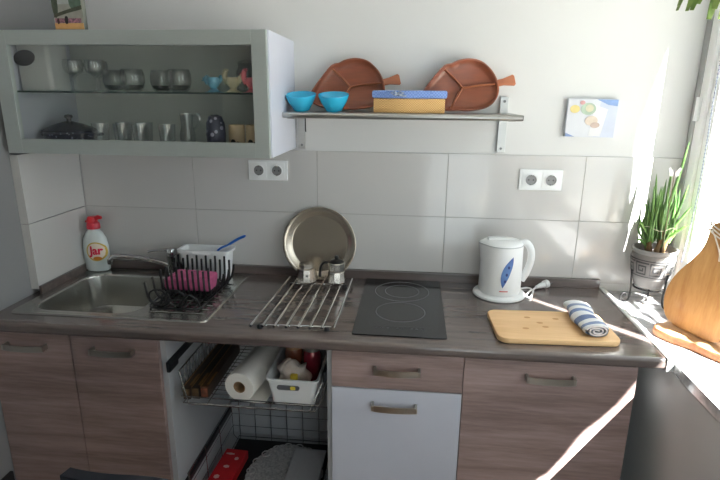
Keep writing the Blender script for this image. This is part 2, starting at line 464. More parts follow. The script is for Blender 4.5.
dc = thing('drawer_cabinet', 'narrow base cabinet with wood drawer over plain white door below the hob', 'cabinet', ((X2+X3)/2, -.28, 0))
b = MB(); carcass(dc, X2, X3)
b = MB(); b.box(X2+.001, X3-.001, YD0, YD1, .7075, ZT-.003, .0012); d = obj('drawer', b, front_m, dc); handle(d, .2195, .7785, YD0)
b = MB(); b.box(X2+.001, X3-.001, YD0, YD1, .105, .7045, .0012); d = obj('door', b, white_lam, dc); d['label'] = 'plain white door'; handle(d, .214, .655, YD0)
rc = thing('single_door_cabinet', 'wide base cabinet with one wood grain door at the window end', 'cabinet', ((X3+X4)/2, -.28, 0))
carcass(rc, X3, X4)
b = MB(); b.box(X3+.001, X4, YD0, YD1, .105, ZT-.003, .0012); d = obj('door', b, front_m, rc); handle(d, .671, .783, YD0)

# ------------------------------------------------------------------ sink, tap
sk = thing('sink', 'stainless steel inset sink with ribbed drainer at the left end', 'sink', ((SX0+SX1)/2, -.27, ZC))
BX0, BX1, BY0, BY1, BD = -1.043, -.660, -.470, -.098, .15
b = MB()
t = bmesh.new()
n = 8
outer = rrect(SX0, SX1, SY0, SY1, .022, n); N_ = len(outer)
def ring(pts, z): return [t.verts.new((p[0], p[1], z)) for p in pts]
o0 = ring(outer, ZC+.0006); o1 = ring(rrect(SX0+.003, SX1-.003, SY0+.003, SY1-.003, .02, n), ZC+.005)
o2 = ring(rrect(SX0+.012, SX1-.012, SY0+.012, SY1-.012, .016, n), ZC+.0055)
o3 = ring(rrect(SX0+.018, SX1-.018, SY0+.018, SY1-.018, .014, n), ZC+.0025)
i0 = ring(rrect(BX0, BX1, BY0, BY1, .075, n), ZC+.0025)
i1 = ring(rrect(BX0+.006, BX1-.006, BY0+.006, BY1-.006, .07, n), ZC-.004)
i2 = ring(rrect(BX0+.018, BX1-.018, BY0+.018, BY1-.018, .065, n), ZC-BD+.025)
i3 = ring(rrect(BX0+.045, BX1-.045, BY0+.045, BY1-.045, .055, n), ZC-BD)
for A, B in ((o0, o1), (o1, o2), (o2, o3), (i0, i1), (i1, i2), (i2, i3)):
    for k in range(N_): t.faces.new((A[k], A[(k+1) % N_], B[(k+1) % N_], B[k]))
t.faces.new(i3)
for k in range(N_): t.faces.new((o3[k], o3[(k+1) % N_], i0[(k+1) % N_], i0[k]))
bmesh.ops.recalc_face_normals(t, faces=t.faces)
b._merge(t); obj('basin', b, basin_m, sk)
b = MB()
for k in range(9):
    y = -.44+k*.036
    b.tube([(-.625, y, ZC+.0035), (-.60, y, ZC+.0045), (-.45, y, ZC+.0045), (-.43, y, ZC+.0035)], .004, 8, flat=(1.2, .5))
obj('drainer_ribs', b, basin_m, sk)
b = MB(); b.lathe([(0, .004), (.018, .004), (.03, .003), (.034, .0005), (.034, 0)], ((BX0+BX1)/2, (BY0+BY1)/2, ZC-BD+.0005), 24)
obj('drain', b, chrome, sk)
tp = thing('mixer_tap', 'chrome single lever mixer tap behind the sink', 'faucet', (-.712, -.066, ZC+.0025))
b = MB(); c0 = (-.712, -.066, ZC+.0025)
b.lathe([(0, 0), (.027, 0), (.027, .006), (.021, .012), (.0195, .05), (.021, .07), (.021, .083), (.017, .087), (0, .087)], c0, 24); obj('body', b, chrome, tp)
b = MB(); P = smooth_path([(-.720, -.070, ZC+.040), (-.76, -.074, ZC+.056), (-.84, -.084, ZC+.074), (-.905, -.092, ZC+.080), (-.945, -.098, ZC+.075), (-.957, -.100, ZC+.062)], 6)
b.tube(P, [.0105]*(len(P)-3)+[.010, .0095, .0095], 12); b.tube([(-.957, -.100, ZC+.066), (-.958, -.100, ZC+.048)], .0115, 14); obj('spout', b, chrome, tp)
b = MB(); b.lathe([(0, 0), (.02, 0), (.021, .012), (.017, .022), (0, .024)], (-.712, -.066, ZC+.090), 24)
P = smooth_path([(-.712, -.068, ZC+.106), (-.74, -.074, ZC+.108), (-.78, -.084, ZC+.106), (-.80, -.088, ZC+.102)], 5)
b.tube(P, [.012]*4+[.010]*5+[.009]*(len(P)-9), 10, flat=(1, .55)); obj('lever', b, chrome, tp)

# dish soap bottle
db = thing('dish_soap_bottle', 'white dish soap bottle with red cap in corner behind the sink', 'bottle', (-1.040, -.055, ZC+.006))
c0 = (-1.040, -.055, ZC+.006)
def sq(co, f=.62):   # flatten the lathe into an oval bottle facing the sink
    return (co.x, c0[1]+(co.y-c0[1])*f, co.z)
b = MB(); b.lathe([(0, 0), (.044, 0), (.050, .006), (.053, .05), (.053, .10), (.047, .135), (.034, .160), (.022, .172), (.020, .178), (0, .178)], c0, 32, fn=sq)
obj('body', b, mat('pearl_white_plastic', (222, 230, 228), .3, noise=.03), db)
b = MB(); b.lathe([(0, 0), (.027, 0), (.028, .004), (.026, .022), (.021, .027), (0, .027)], (c0[0], c0[1], c0[2]+.176), 24, fn=lambda p: sq(p, .8))
o = obj('collar', b, mat('red_printed_collar', (196, 46, 64), .4, noise=.1), db)
b = MB(); b.lathe([(0, 0), (.020, 0), (.021, .012), (.016, .022), (0, .024)], (c0[0]-.002, c0[1], c0[2]+.2032), 24)
b.tube([(c0[0]+.004, c0[1], c0[2]+.212), (c0[0]+.026, c0[1]-.002, c0[2]+.224), (c0[0]+.040, c0[1]-.003, c0[2]+.222)], [.011, .009, .006], 10)
b.tube([(c0[0]-.01, c0[1], c0[2]+.205), (c0[0]-.03, c0[1], c0[2]+.204)], [.008, .005], 10); obj('cap', b, red_m, db)
def on_bottle(x, z, lift):
    """a point on the front of the oval body"""
    x += .013; R = .0535; dx = max(-.95, min(.95, x/R)); y = -R*.62*math.sqrt(1-dx*dx)
    return (c0[0]+x, c0[1]+y-lift, c0[2]+z)
b = MB()
b.grid(lambda u, v: on_bottle((u-.5)*.074+.004, .045+v*.094, .0006) if True else None, 14, 10)
def disc_on(rx, rz, cx, cz, lift, nr=5, na=32):
    q = MB(); t = bmesh.new(); rings = [[t.verts.new(on_bottle(cx, cz, lift))]]
    for i in range(1, nr+1):
        rings.append([t.verts.new(on_bottle(cx+rx*i/nr*cos(2*pi*k/na), cz+rz*i/nr*sin(2*pi*k/na), lift)) for k in range(na)])
    for k in range(na): t.faces.new((rings[0][0], rings[1][k], rings[1][(k+1) % na]))
    for A, B in zip(rings[1:], rings[2:]):
        for k in range(na): t.faces.new((A[k], B[k], B[(k+1) % na], A[(k+1) % na]))
    q._merge(t); return q
b.bm.free()
obj('label_ring', disc_on(.040, .040, .004, .086, .0008), mat('label_gold', (212, 182, 84), .5, noise=.15), db)
obj('label_disc', disc_on(.034, .034, .004, .087, .0014), mat('label_white', (236, 222, 205), .5, noise=.05), db)
obj('orange_fruit', disc_on(.016, .008, .008, .058, .0020), mat('label_orange', (226, 140, 44), .5, noise=.2), db)
def text_mesh(body, size, ext=.0004, shear=0, font_offset=0.0):
    cu = bpy.data.curves.new('lettering', 'FONT'); cu.body = body; cu.size = size; cu.extrude = ext; cu.align_x = 'CENTER'; cu.align_y = 'CENTER'
    cu.shear = shear; cu.offset = font_offset; cu.resolution_u = 4
    o = bpy.data.objects.new('lettering', cu); COL.objects.link(o)
    dg = bpy.context.evaluated_depsgraph_get(); me = bpy.data.meshes.new_from_object(o.evaluated_get(dg))
    bm = bmesh.new(); bm.from_mesh(me); bpy.data.objects.remove(o); bpy.data.curves.remove(cu); bpy.data.meshes.remove(me)
    bmesh.ops.triangulate(bm, faces=bm.faces)
    q = MB(); q.bm.free(); q.bm = bm; return q
q = text_mesh('Jar', .048, .0003, .0, .0016)
for v in q.bm.verts:
    v.co = Vector(on_bottle(v.co.x*.92+.005, .090+v.co.y, .0024+v.co.z))
obj('lettering', q, mat('label_red', (214, 28, 70), .5, noise=.03), db)

# ------------------------------------------------------------------ dish rack and what is in it
dr = thing('dish_rack', 'black coated wire dish rack standing on the sink drainer', 'dish rack', (-.56, -.27, ZC+.006))
z0 = ZC+.010
b = MB(); R_ = .0034
b.tube([(p[0], p[1], z0) for p in rrect(-.640, -.455, -.425, -.135, .03, 5)], R_, 8, True)
for k in range(5):
    x = -.615+k*.034
    b.tube([(x, -.425, z0), (x, -.135, z0)], .0024, 6)
for k in range(5):
    y = -.38+k*.052
    b.tube([(-.640, y, z0), (-.455, y, z0)], .0024, 6)
obj('base_grid', b, black_coat, dr)
def prong(P, n=5):
    q = smooth_path(P, n); b.tube(q, [.0043]*(len(q)-1)+[.0038], 8); b.ball(q[-1], .0047, 8)
b = MB()
for k in range(13):      # back row
    x = -.672+k*.0185
    prong([(x, -.160, z0), (x, -.142, z0+.012), (x, -.134, z0+.045+.008*(k % 2)), (x, -.132, z0+.082+.014*(k % 2))])
b.tube([(-.675, -.160, z0), (-.447, -.160, z0)], .003, 8)
obj('prong_row', b, black_coat, dr)
b = MB()
for k in range(10):      # middle row
    x = -.635+k*.0195
    prong([(x, -.300, z0), (x, -.312, z0+.02), (x, -.316, z0+.06), (x, -.317, z0+.096+.012*(k % 2))])
b.tube([(-.648, -.300, z0), (-.457, -.300, z0)], .003, 8)
obj('prong_row', b, black_coat, dr)
b = MB()
for k in range(5):       # left side, bending outwards
    y = -.405+k*.055
    prong([(-.600, y, z0), (-.622, y, z0+.004), (-.640, y, z0+.024), (-.646, y, z0+.052), (-.650, y, z0+.080)])
b.tube([(-.600, -.41, z0), (-.600, -.18, z0)], .003, 8)
obj('prong_row', b, black_coat, dr)
b = MB()
for k in range(4):       # right side
    y = -.33+k*.055
    prong([(-.50, y, z0), (-.462, y, z0+.004), (-.436, y, z0+.022), (-.425, y, z0+.05), (-.42, y, z0+.075)])
b.tube([(-.50, -.34, z0), (-.50, -.15, z0)], .003, 8)
obj('prong_row', b, black_coat, dr)
b = MB()
for cx in (-.598, -.540):
    P = [(cx+.036*cos(radians(a)), -.413-.010*sin(radians(a)), z0+.033+.033*sin(radians(a))) for a in range(-90, 271, 20)][:-1]
    b.tube(P, .0036, 8, True)
b.tube(smooth_path([(-.525, -.413, z0), (-.512, -.42, z0+.03), (-.49, -.42, z0+.05), (-.468, -.41, z0+.03), (-.464, -.40, z0)], 5), .0036, 8)
obj('plate_loops', b, black_coat, dr)
sp = MB()
def pk(u, v):
    x = -.655+u*.175; z = v
    return None
b = MB(); b.box(-.635, -.475, -.272, -.185, ZC+.0175, ZC+.070, .010, 3); b.box(-.640, -.47, -.29, -.262, ZC+.026, ZC+.0685, .008, 3)
for v in b.bm.verts:
    v.co.z += .004*sin(v.co.x*70); v.co.y += .004*sin(v.co.x*45+v.co.z*30)
tag(obj('sponge_cloth', b, pink), 'folded pink sponge cloth lying in the black dish rack', 'sponge cloth')
tb = thing('plastic_tub', 'white plastic tub beside the tap behind the dish rack', 'tub', (-.57, -.07, ZC+.006))
def tub_mesh(x0, x1, y0, y1, z0, z1, taper, r, th=.003, n=5):
    q = MB(); t = bmesh.new(); R = []
    for (g, z, rr) in ((taper, z0, r), (taper*.0, z1-.012, r), (-.006, z1-.012, r), (-.007, z1, r), (.003, z1, r*.9), (th, z1-.010, r*.9), (taper+th, z0+th, r*.9)):
        R.append([t.verts.new((p[0], p[1], z)) for p in rrect(x0+g, x1-g, y0+g, y1-g, rr, n)])
    m = len(R[0])
    for A, B in zip(R, R[1:]):
        for k in range(m): t.faces.new((A[k], A[(k+1) % m], B[(k+1) % m], B[k]))
    t.faces.new(R[0]); t.faces.new(R[-1]); bmesh.ops.recalc_face_normals(t, faces=t.faces)
    q._merge(t); return q
obj('container', tub_mesh(-.664, -.463, -.108, -.030, ZC+.006, ZC+.122, .008, .016), white_plastic, tb)
b = MB(); b.box(-.605, -.53, -.1195, -.112, ZC+.104, ZC+.113, .002); obj('lip_grip', b, white_plastic, tb)
br = thing('dish_brush', 'blue handled dish brush leaning out of the white tub', 'brush', (-.53, -.07, ZC+.012))
b = MB(); P = smooth_path([(-.560, -.07, ZC+.055), (-.512, -.072, ZC+.117), (-.47, -.075, ZC+.140), (-.43, -.077, ZC+.165), (-.398, -.078, ZC+.180)], 5)
b.tube(P, [.006]*5+[.007]*6+[.009]*(len(P)-12)+[.006], 10, flat=(1, .6)); obj('brush_handle', b, blue_plastic, br)
b = MB(); b.box(-.60, -.545, -.085, -.055, ZC+.012, ZC+.052, .008); obj('brush_head', b, white_plastic2, br)

# ------------------------------------------------------------------ pot trivet, tray, moka pots, hob
tv = thing('pot_trivet', 'chrome rod pot trivet lying left of the hob', 'trivet', (-.105, -.31, ZC))
zt = ZC+.019
fl, fr, bl, brr = Vector((-.240, -.545, zt)), Vector((.020, -.535, zt)), Vector((-.222, -.085, zt)), Vector((.025, -.076, zt))
for k in range(8):
    t_ = k/7
    b = MB(); a, c = fl.lerp(fr, t_), bl.lerp(brr, t_)
    b.tube([a, a.lerp(c, .05), a.lerp(c, .95), c], [.0042, .0045, .0045, .0042], 10); obj('rod', b, chrome, tv)
for s in (.06, .90):
    b = MB(); b.tube([fl.lerp(bl, s)+Vector((.02, 0, -.008)), fr.lerp(brr, s)+Vector((-.012, 0, -.008))], .0036, 8); obj('cross_bar', b, chrome, tv)
for u in (.08, .9):
    for s in (.06, .90):
        p = fl.lerp(fr, u).lerp(bl.lerp(brr, u), s)
        b = MB(); b.lathe([(0, 0), (.009, 0), (.010, .004), (.008, .0125), (0, .0125)], (p.x, p.y, ZC), 14); obj('rubber_foot', b, black_plastic, tv)
# round tray leaning on the wall
b = MB(); Rt = .146
M_ = Matrix.Translation((-.111, -.046, ZC+.0015)) @ Matrix.Rotation(radians(-6.5), 4, 'X') @ Matrix.Translation((0, 0, Rt)) @ Matrix.Rotation(radians(90), 4, 'X')
b.lathe([(0, 0), (.108, 0), (.116, .002), (.128, .013), (.142, .017), (.146, .0155), (.146, .0135), (.141, .0145), (.127, .0095), (.116, -.0015), (0, -.002)], (0, 0, 0), 64, M_)
tag(obj('serving_tray', b, mat('tray_steel', (200, 190, 176), .25, .92, noise=.05, nscale=8)), 'round stainless steel tray leaning against the tiles behind the moka pots', 'tray')
def faceted(prof, c, n=8, rot=0, mat_=None):
    q = MB(); q.lathe(prof, (0, 0, 0), n, Matrix.Translation(c) @ Matrix.Rotation(rot, 4, 'Z')); return q
zm_ = ZC+.0238
ma = thing('moka_pot_boiler', 'small open aluminium moka pot base, left on the trivet', 'coffee pot', (-.146, -.126, zm_))
obj('boiler', faceted([(0, 0), (.041, 0), (.043, .003), (.036, .050), (.028, .054), (.028, .069), (.025, .069), (.025, .056), (0, .054)], (-.146, -.126, zm_), 10, .2), alu_pot, ma, 20)
b = MB(); b.lathe([(0, 0), (.005, 0), (.004, .006), (0, .007)], (0, 0, 0), 10, Matrix.Translation((-.136, -.163, zm_+.030)) @ Matrix.Rotation(radians(80), 4, 'X')); obj('valve', b, steel, ma)
mb2 = thing('moka_pot', 'aluminium moka pot with black handle, right on the trivet', 'coffee pot', (-.030, -.126, zm_))
obj('pot_body', faceted([(0, 0), (.034, 0), (.036, .003), (.032, .041), (.029, .044), (.031, .048), (.033, .076), (.030, .079), (0, .083)], (-.030, -.126, zm_), 10, .2), alu_pot, mb2, 20)
b = MB(); b.lathe([(0, 0), (.028, 0), (.022, .006), (.010, .010), (.007, .012), (.009, .020), (.006, .026), (0, .027)], (-.030, -.126, zm_+.0795), 20); obj('lid', b, black_plastic, mb2)
b = MB(); P = smooth_path([(-.058, -.126, zm_+.074), (-.076, -.126, zm_+.076), (-.090, -.126, zm_+.060), (-.095, -.126, zm_+.030), (-.093, -.126, zm_+.018)], 5)
b.tube(P, .0065, 8, flat=(1.2, .8)); obj('pot_handle', b, black_plastic, mb2)

hb = thing('induction_hob', 'black glass two-ring hob set in the worktop', 'hob', (.2215, -.27, ZC))
b = MB(); b.rbox(.0754, .3677, -.5313, -.020, ZC+.0003, ZC+.0055, .006, .0012); obj('glass_plate', b, hob_m, hb)
def ringm(cx, cy, r, w=.0012):
    q = MB(); q.lathe([(r-w, 0), (r-w, .0003), (r+w, .0003), (r+w, 0)], (cx, cy, ZC+.0054), 64); return q
for cx, cy, r in ((.222, -.150, .100), (.222, -.150, .063), (.221, -.345, .083)): obj('cooking_ring', ringm(cx, cy, r), hob_mark, hb)
b = MB()
for x in (.150, .165, .185, .215, .230, .260, .275, .295): b.lathe([(0, .0003), (.004, .0003), (.004, 0)], (x, -.478, ZC+.0054), 10)
b.box(.125, .32, -.4645, -.4635, ZC+.0054, ZC+.0057); obj('touch_controls', b, mat('hob_print_dim', (64, 64, 66), .3, noise=.05), hb)

# ------------------------------------------------------------------ kettle with its cord
kt = thing('electric_kettle', 'white electric kettle with blue leaf decal on its base', 'kettle', (.583, -.118, ZC))
kc = (.583, -.118, ZC)
b = MB(); b.lathe([(0, 0), (.092, 0), (.096, .004), (.094, .010), (.085, .015), (0, .016)], kc, 48); obj('power_base', b, white_plastic, kt)
kz = ZC+.0165
prof = [(0, 0), (.074, 0), (.0765, .006), (.0765, .03), (.0752, .11), (.0735, .175), (.0740, .182), (.072, .187), (.066, .192), (.045, .197), (0, .199)]
def kfn(co):     # a spout drawn out on the left side near the top
    d = co-Vector((kc[0], kc[1], kz)); a = math.atan2(d.y, -d.x)
    h = max(0, min(1, (d.z-.13)/.05))*(1 if d.z < .188 else max(0, 1-(d.z-.188)/.012))
    k = 1+.16*h*math.exp(-(a/.30)**2)
    return (kc[0]+d.x*k, kc[1]+d.y*k, co.z)
b = MB(); b.lathe(prof, (kc[0], kc[1], kz), 64, fn=kfn); obj('jug', b, white_plastic, kt)
b = MB(); b.lathe([(.0735, 0), (.0750, .002), (.0735, .004)], (kc[0], kc[1], kz+.180), 64, fn=kfn); obj('lid_seam', b, mat('seam_grey', (176, 178, 180), .4, noise=.05), kt)
b = MB(); b.box(kc[0]-.055, kc[0]-.02, kc[1]-.014, kc[1]+.014, kz+.190, kz+.204, .005); b.tube([(kc[0]-.04, kc[1], kz+.199), (kc[0]+.04, kc[1], kz+.199)], [.016, .010], 10, flat=(1, .4)); obj('lid_catch', b, white_plastic, kt)
b = MB()
P = smooth_path([(kc[0]+.062, kc[1]-.006, kz+.186), (kc[0]+.082, kc[1]-.008, kz+.188), (kc[0]+.099, kc[1]-.010, kz+.165), (kc[0]+.103, kc[1]-.010, kz+.125), (kc[0]+.092, kc[1]-.009, kz+.080), (kc[0]+.076, kc[1]-.007, kz+.045)], 7)
b.tube(P, .0125, 14, flat=(.9, 1.05)); obj('kettle_handle', b, white_plastic, kt)
def on_kettle(x, z, lift):
    r = .0765-.0013*(z-.03)/.08 if z < .11 else .0752-.0017*(z-.11)/.065
    a = -pi/2+.02+x/r
    return (kc[0]+(r+lift)*cos(a), kc[1]+(r+lift)*sin(a), kz+z)
b = MB()
def leafdecal(u, v):
    s = v*2-1; w = .0155*(1-abs(s)**2.2)*(1+.15*s); cx = .016*s+.006*s*s
    return on_kettle(cx+.006+(u*2-1)*w, .092+s*.058, .0009)
b.grid(leafdecal, 8, 20); o = obj('leaf_decal', b, ramp_mat('blue_leaf_print', [(0, (40, 78, 150)), (.5, (92, 130, 186)), (1, (46, 84, 156))], 'Z', .03, .17, .35, 'LINEAR'), kt)
b = MB()
for k, (dx, z) in enumerate(((.0, .060), (.004, .085), (.010, .112))):
    b.ball(on_kettle(dx+.004, z, .001), (.0045, .0012, .006), 10)
obj('decal_dots', b, mat('decal_navy', (34, 54, 120), .4, noise=.05), kt)
b = MB(); b.grid(lambda u, v: on_kettle(-.014+u*.03, .020+v*.004, .0009), 8, 1); obj('red_print_line', b, mat('print_red', (196, 90, 90), .4, noise=.05), kt)
b = MB()
P = smooth_path([(kc[0]+.09, kc[1]-.02, ZC+.005), (.690, -.155, ZC+.0045), (.712, -.100, ZC+.0045), (.722, -.066, ZC+.006), (.742, -.052, ZC+.013)], 8)
b.tube(P, .0038, 8)
P2 = smooth_path([(kc[0]+.082, kc[1]+.05, ZC+.005), (.700, -.050, ZC+.0045), (.712, -.075, ZC+.008), (.694, -.112, ZC+.011), (.678, -.140, ZC+.006)], 8); b.tube(P2, .0036, 8)
obj('cord', b, white_plastic, kt)
b = MB(); d = Vector((.042, .026, .006)).normalized(); p0 = Vector((.742, -.052, ZC+.013))
b.tube([p0-d*.012, p0, p0+d*.012, p0+d*.028, p0+d*.030, p0+d*.046], [.006, .0075, .0105, .0115, .0155, .0155], 16)
obj('plug', b, white_plastic2, kt)
b = MB()
for s in (-1, 1):
    sd = d.cross(Vector((0, 0, 1))).normalized()*s*.0095; b.tube([p0+sd+d*.045, p0+sd+d*.062], .0024, 8)
obj('plug_pins', b, chrome, kt)

# ------------------------------------------------------------------ bamboo board and rolled towel
cb = thing('cutting_board', 'flat bamboo cutting board lying in front of the kettle', 'cutting board', (.69, -.42, ZC))
rotb = Matrix.Translation((.697, -.418, 0)) @ Matrix.Rotation(radians(2.5), 4, 'Z')
b = MB(); b.rbox(-.183, .183, -.112, .112, ZC+.0005, ZC+.0185, .034, .005, 8, rotb); obj('board', b, bamboo, cb)
for x, y in ((-.03, .01), (-.02, -.02), (-.085, -.035), (-.06, .05), (.03, .045)):
    b = MB(); b.lathe([(0, .0003), (.006, .0003), (.0075, 0)], (0, 0, 0), 12, rotb @ Matrix.Translation((x, y, ZC+.0184)) @ Matrix.Scale(1.5, 4, (1, 0, 0)))
    obj('knot_mark', b, bamboo_knot, cb)
tw = thing('rolled_towel', 'rolled blue and white striped tea towel on the bamboo board', 'towel', (.812, -.405, ZC+.0186))
ax = Vector((.010, -.185, 0)); ax_n = ax.normalized(); L_ = .205; sd = Vector((-ax_n.y, ax_n.x, 0))
A0 = Vector((.806, -.400, ZC+.0186))
b = MB()
def towel(u, v):
    a = v*2*pi; s = (u-.5)*L_; k = 1-.12*max(0, abs(u-.5)*2-.85)/.15
    rr = .031*k*(1+.06*sin(3*a+u*5)+.04*sin(11*u+a)); return A0+ax_n*s+sd*(rr*1.28*cos(a)+.004*sin(u*9))+Vector((0, 0, .0215+rr*.67*sin(a)))
b.grid(towel, 40, 28)
bmesh.ops.remove_doubles(b.bm, verts=b.bm.verts, dist=.0004)
stops = [(0, (226, 226, 228)), (.14, (138, 150, 178)), (.22, (232, 232, 232)), (.34, (106, 124, 162)), (.46, (230, 230, 232)), (.60, (106, 122, 160)), (.72, (232, 232, 232)), (.82, (128, 144, 176)), (.9, (230, 230, 230))]
tm = ramp_mat('striped_cotton', stops, 'Y', .105, -.105, .95)
obj('roll', b, tm, tw)
coil_m = mat('towel_white', (224, 216, 214), .95, noise=.12, nscale=200)
for end in (-1, 1):      # coiled cloth edges at the ends
    P = []; b = MB()
    for k in range(44):
        a = k*.36; r = .004+.0225*k/43; P.append(A0+ax_n*(end*(L_/2-.001))+sd*(r*1.25*cos(a))+Vector((0, 0, .0215+r*.67*sin(a))))
    b.tube(P, .0028, 6); obj('coiled_edge', b, coil_m, tw)

# ------------------------------------------------------------------ sockets
def socket(name, xc, zc, label):
    t = thing(name, label, 'socket', (xc, -.0045, zc), 'double wall sockets')
    b = MB(); b.box(xc-.078, xc+.078, -.0115, -.0047, zc-.039, zc+.039, .003); obj('frame', b, white_plastic, t)
    for s in (-1, 1):
        x = xc+s*.036
        b = MB(); b.box(x-.031, x+.031, -.0135, -.0112, zc-.031, zc+.031, .0015)
        b.lathe([(.0225, 0), (.0225, .004), (.020, .004), (.0195, 0)], (0, 0, 0), 28, Matrix.Translation((x, -.0132, zc)) @ Matrix.Rotation(pi/2, 4, 'X')); f = obj('insert', b, white_plastic, t)
        b = MB(); b.lathe([(0, .0006), (.0193, .0006), (.0193, 0)], (0, 0, 0), 28, Matrix.Translation((x, -.0134, zc)) @ Matrix.Rotation(pi/2, 4, 'X')); obj('recess', b, socket_hole, f)
        for k in (-1, 1):
            b = MB(); b.lathe([(0, .001), (.003, .001), (.003, 0)], (0, 0, 0), 10, Matrix.Translation((x+k*.0085, -.0141, zc)) @ Matrix.Rotation(pi/2, 4, 'X')); obj('pin_hole', b, black_plastic, f)
        for k in (-1, 1):
            b = MB(); b.box(x-.004, x+.004, -.0165, -.0135, zc+k*.017-.002, zc+k*.017+.002, .0005); obj('earth_clip', b, chrome, f)
    return t
so = socket('double_socket', -.3165, 1.299, 'white double wall socket below the glass fronted wall cabinet')
dup(so, (.7205, -.0045, 1.2875), 'white double wall socket on the tiles above the kettle cord')

# ------------------------------------------------------------------ wall cabinet
CX0, CX1, CY0, CZ0, CZ1 = -1.104, -.2046, -.362, 1.387, 1.773
wc = thing('wall_cabinet', 'white wall cabinet with aluminium framed glass flap door', 'cabinet', ((CX0+CX1)/2, -.18, CZ0))
b = MB(); t_ = .016; YB = -.343
b.box(CX0+.012, CX0+.012+t_, YB, -.001, CZ0, CZ1, .001); b.box(CX1-t_, CX1, YB, -.001, CZ0, CZ1, .001)
b.box(CX0+.012+t_, CX1-t_, YB, -.001, CZ0, CZ0+t_); b.box(CX0+.012+t_, CX1-t_, YB, -.001, CZ1-t_, CZ1)
obj('carcass', b, white_lam, wc)
b = MB(); b.box(CX0+.012+t_, CX1-t_, -.007, -.001, CZ0+t_, CZ1-t_); obj('back_panel', b, interior_m, wc)
b = MB(); gx0, gx1, gz0, gz1 = -1.052, -.256, 1.434, 1.728
FX0, FX1, FZ0, FZ1 = CX0, CX1-.004, CZ0, CZ1-.001
b.box(FX0, gx0, CY0, YB-.001, FZ0, FZ1, .001); b.box(gx1, FX1, CY0, YB-.001, FZ0, FZ1, .001)
b.box(gx0, gx1, CY0, YB-.001, FZ0, gz0, .001); b.box(gx0, gx1, CY0, YB-.001, gz1, FZ1, .001)
dd = obj('door_frame', b, alu, wc)
b = MB(); b.box(gx0-.002, gx1+.002, -.354, -.350, gz0-.002, gz1+.002); obj('door_glass', b, door_glass, dd)
b = MB(); b.box(CX0+.030, CX1-.018, -.335, -.010, 1.583, 1.588); gs = obj('glass_shelf', b, shelf_glass, wc)
b = MB(); b.box(CX0+.030, CX1-.018, -.3365, -.3352, 1.5825, 1.5885); obj('shelf_edge', b, shelf_edge, gs)
zs, zf = 1.5883, CZ0+t_+.0003       # shelf top and cabinet floor
# smoked tumblers
base_glass = glass('dark_glass_base', (.40, .41, .40), .5, .02, .06)
def tumbler(loc, label):
    t = tag(obj('smoked_tumbler', MB().lathe([(0, 0), (.022, 0), (.034, .012), (.0405, .035), (.039, .058), (.034, .074), (.0325, .074), (.0372, .057), (.0385, .036), (.032, .015), (.020, .006), (0, .006)], (0, 0, 0), 28), smoke), label, 'glass', 'smoked tumblers on the glass shelf')
    bb_ = obj('thick_base', MB().lathe([(0, .0062), (.0195, .0062), (.031, .0152), (.0345, .022), (0, .0225)], (0, 0, 0), 28), base_glass, t)
    t.location = loc; return t
t0 = tumbler((-.824, -.150, zs), 'smoked round tumbler, leftmost of four on the glass shelf')
dup(t0, (-.712, -.235, zs), 'smoked round tumbler, second from left of four on the shelf')
dup(t0, (-.649, -.150, zs), 'smoked round tumbler, third from left of four on the shelf')
dup(t0, (-.547, -.235, zs), 'smoked round tumbler, rightmost of four on the glass shelf')
# stemmed glasses behind
def wine():
    return MB().lathe([(0, 0), (.030, 0), (.030, .002), (.005, .006), (.004, .045), (.010, .052), (.030, .066), (.034, .085), (.031, .105), (.0295, .105), (.0325, .085), (.028, .068), (0, .055)], (0, 0, 0), 24)
g0 = tag(obj('stemmed_glass', wine(), clear), 'clear stemmed glass, leftmost of row on the shelf', 'glass', 'clear stemmed glasses')
g0.location = (-.985, -.16, zs)
for x, y, l in ((-.93, -.22, 'clear stemmed glass, second from left on the shelf'), (-.895, -.13, 'clear stemmed glass, third from left on the shelf'), (-.855, -.215, 'clear stemmed glass, right of the row beside smoked tumblers')):
    dup(g0, (x, y, zs), l)
# pale block and dark oval built for a reflection in the door glass
wb_ = thing('reflection_block', 'pale stand-in for a glass reflection with a dark oval, far left on the glass shelf', 'case', (-1.02, -.27, zs))
b = MB(); b.rbox(-1.070, -.955, -.305, -.20, zs+.0003, 1.738, .014, .004); obj('shell', b, mat('reflection_grey_white', (188, 190, 190), .45, noise=.03), wb_)
b = MB(); b.lathe([(0, .0015), (.048, .0015), (.050, 0)], (0, 0, 0), 40, Matrix.Translation((-1.040, -.3051, 1.692)) @ Matrix.Rotation(radians(-8), 4, 'Y') @ Matrix.Scale(.50, 4, (0, 0, 1)) @ Matrix.Rotation(pi/2, 4, 'X') @ Matrix.Scale(.78, 4, (1, 0, 0))); obj('dark_oval', b, black_plastic, wb_)
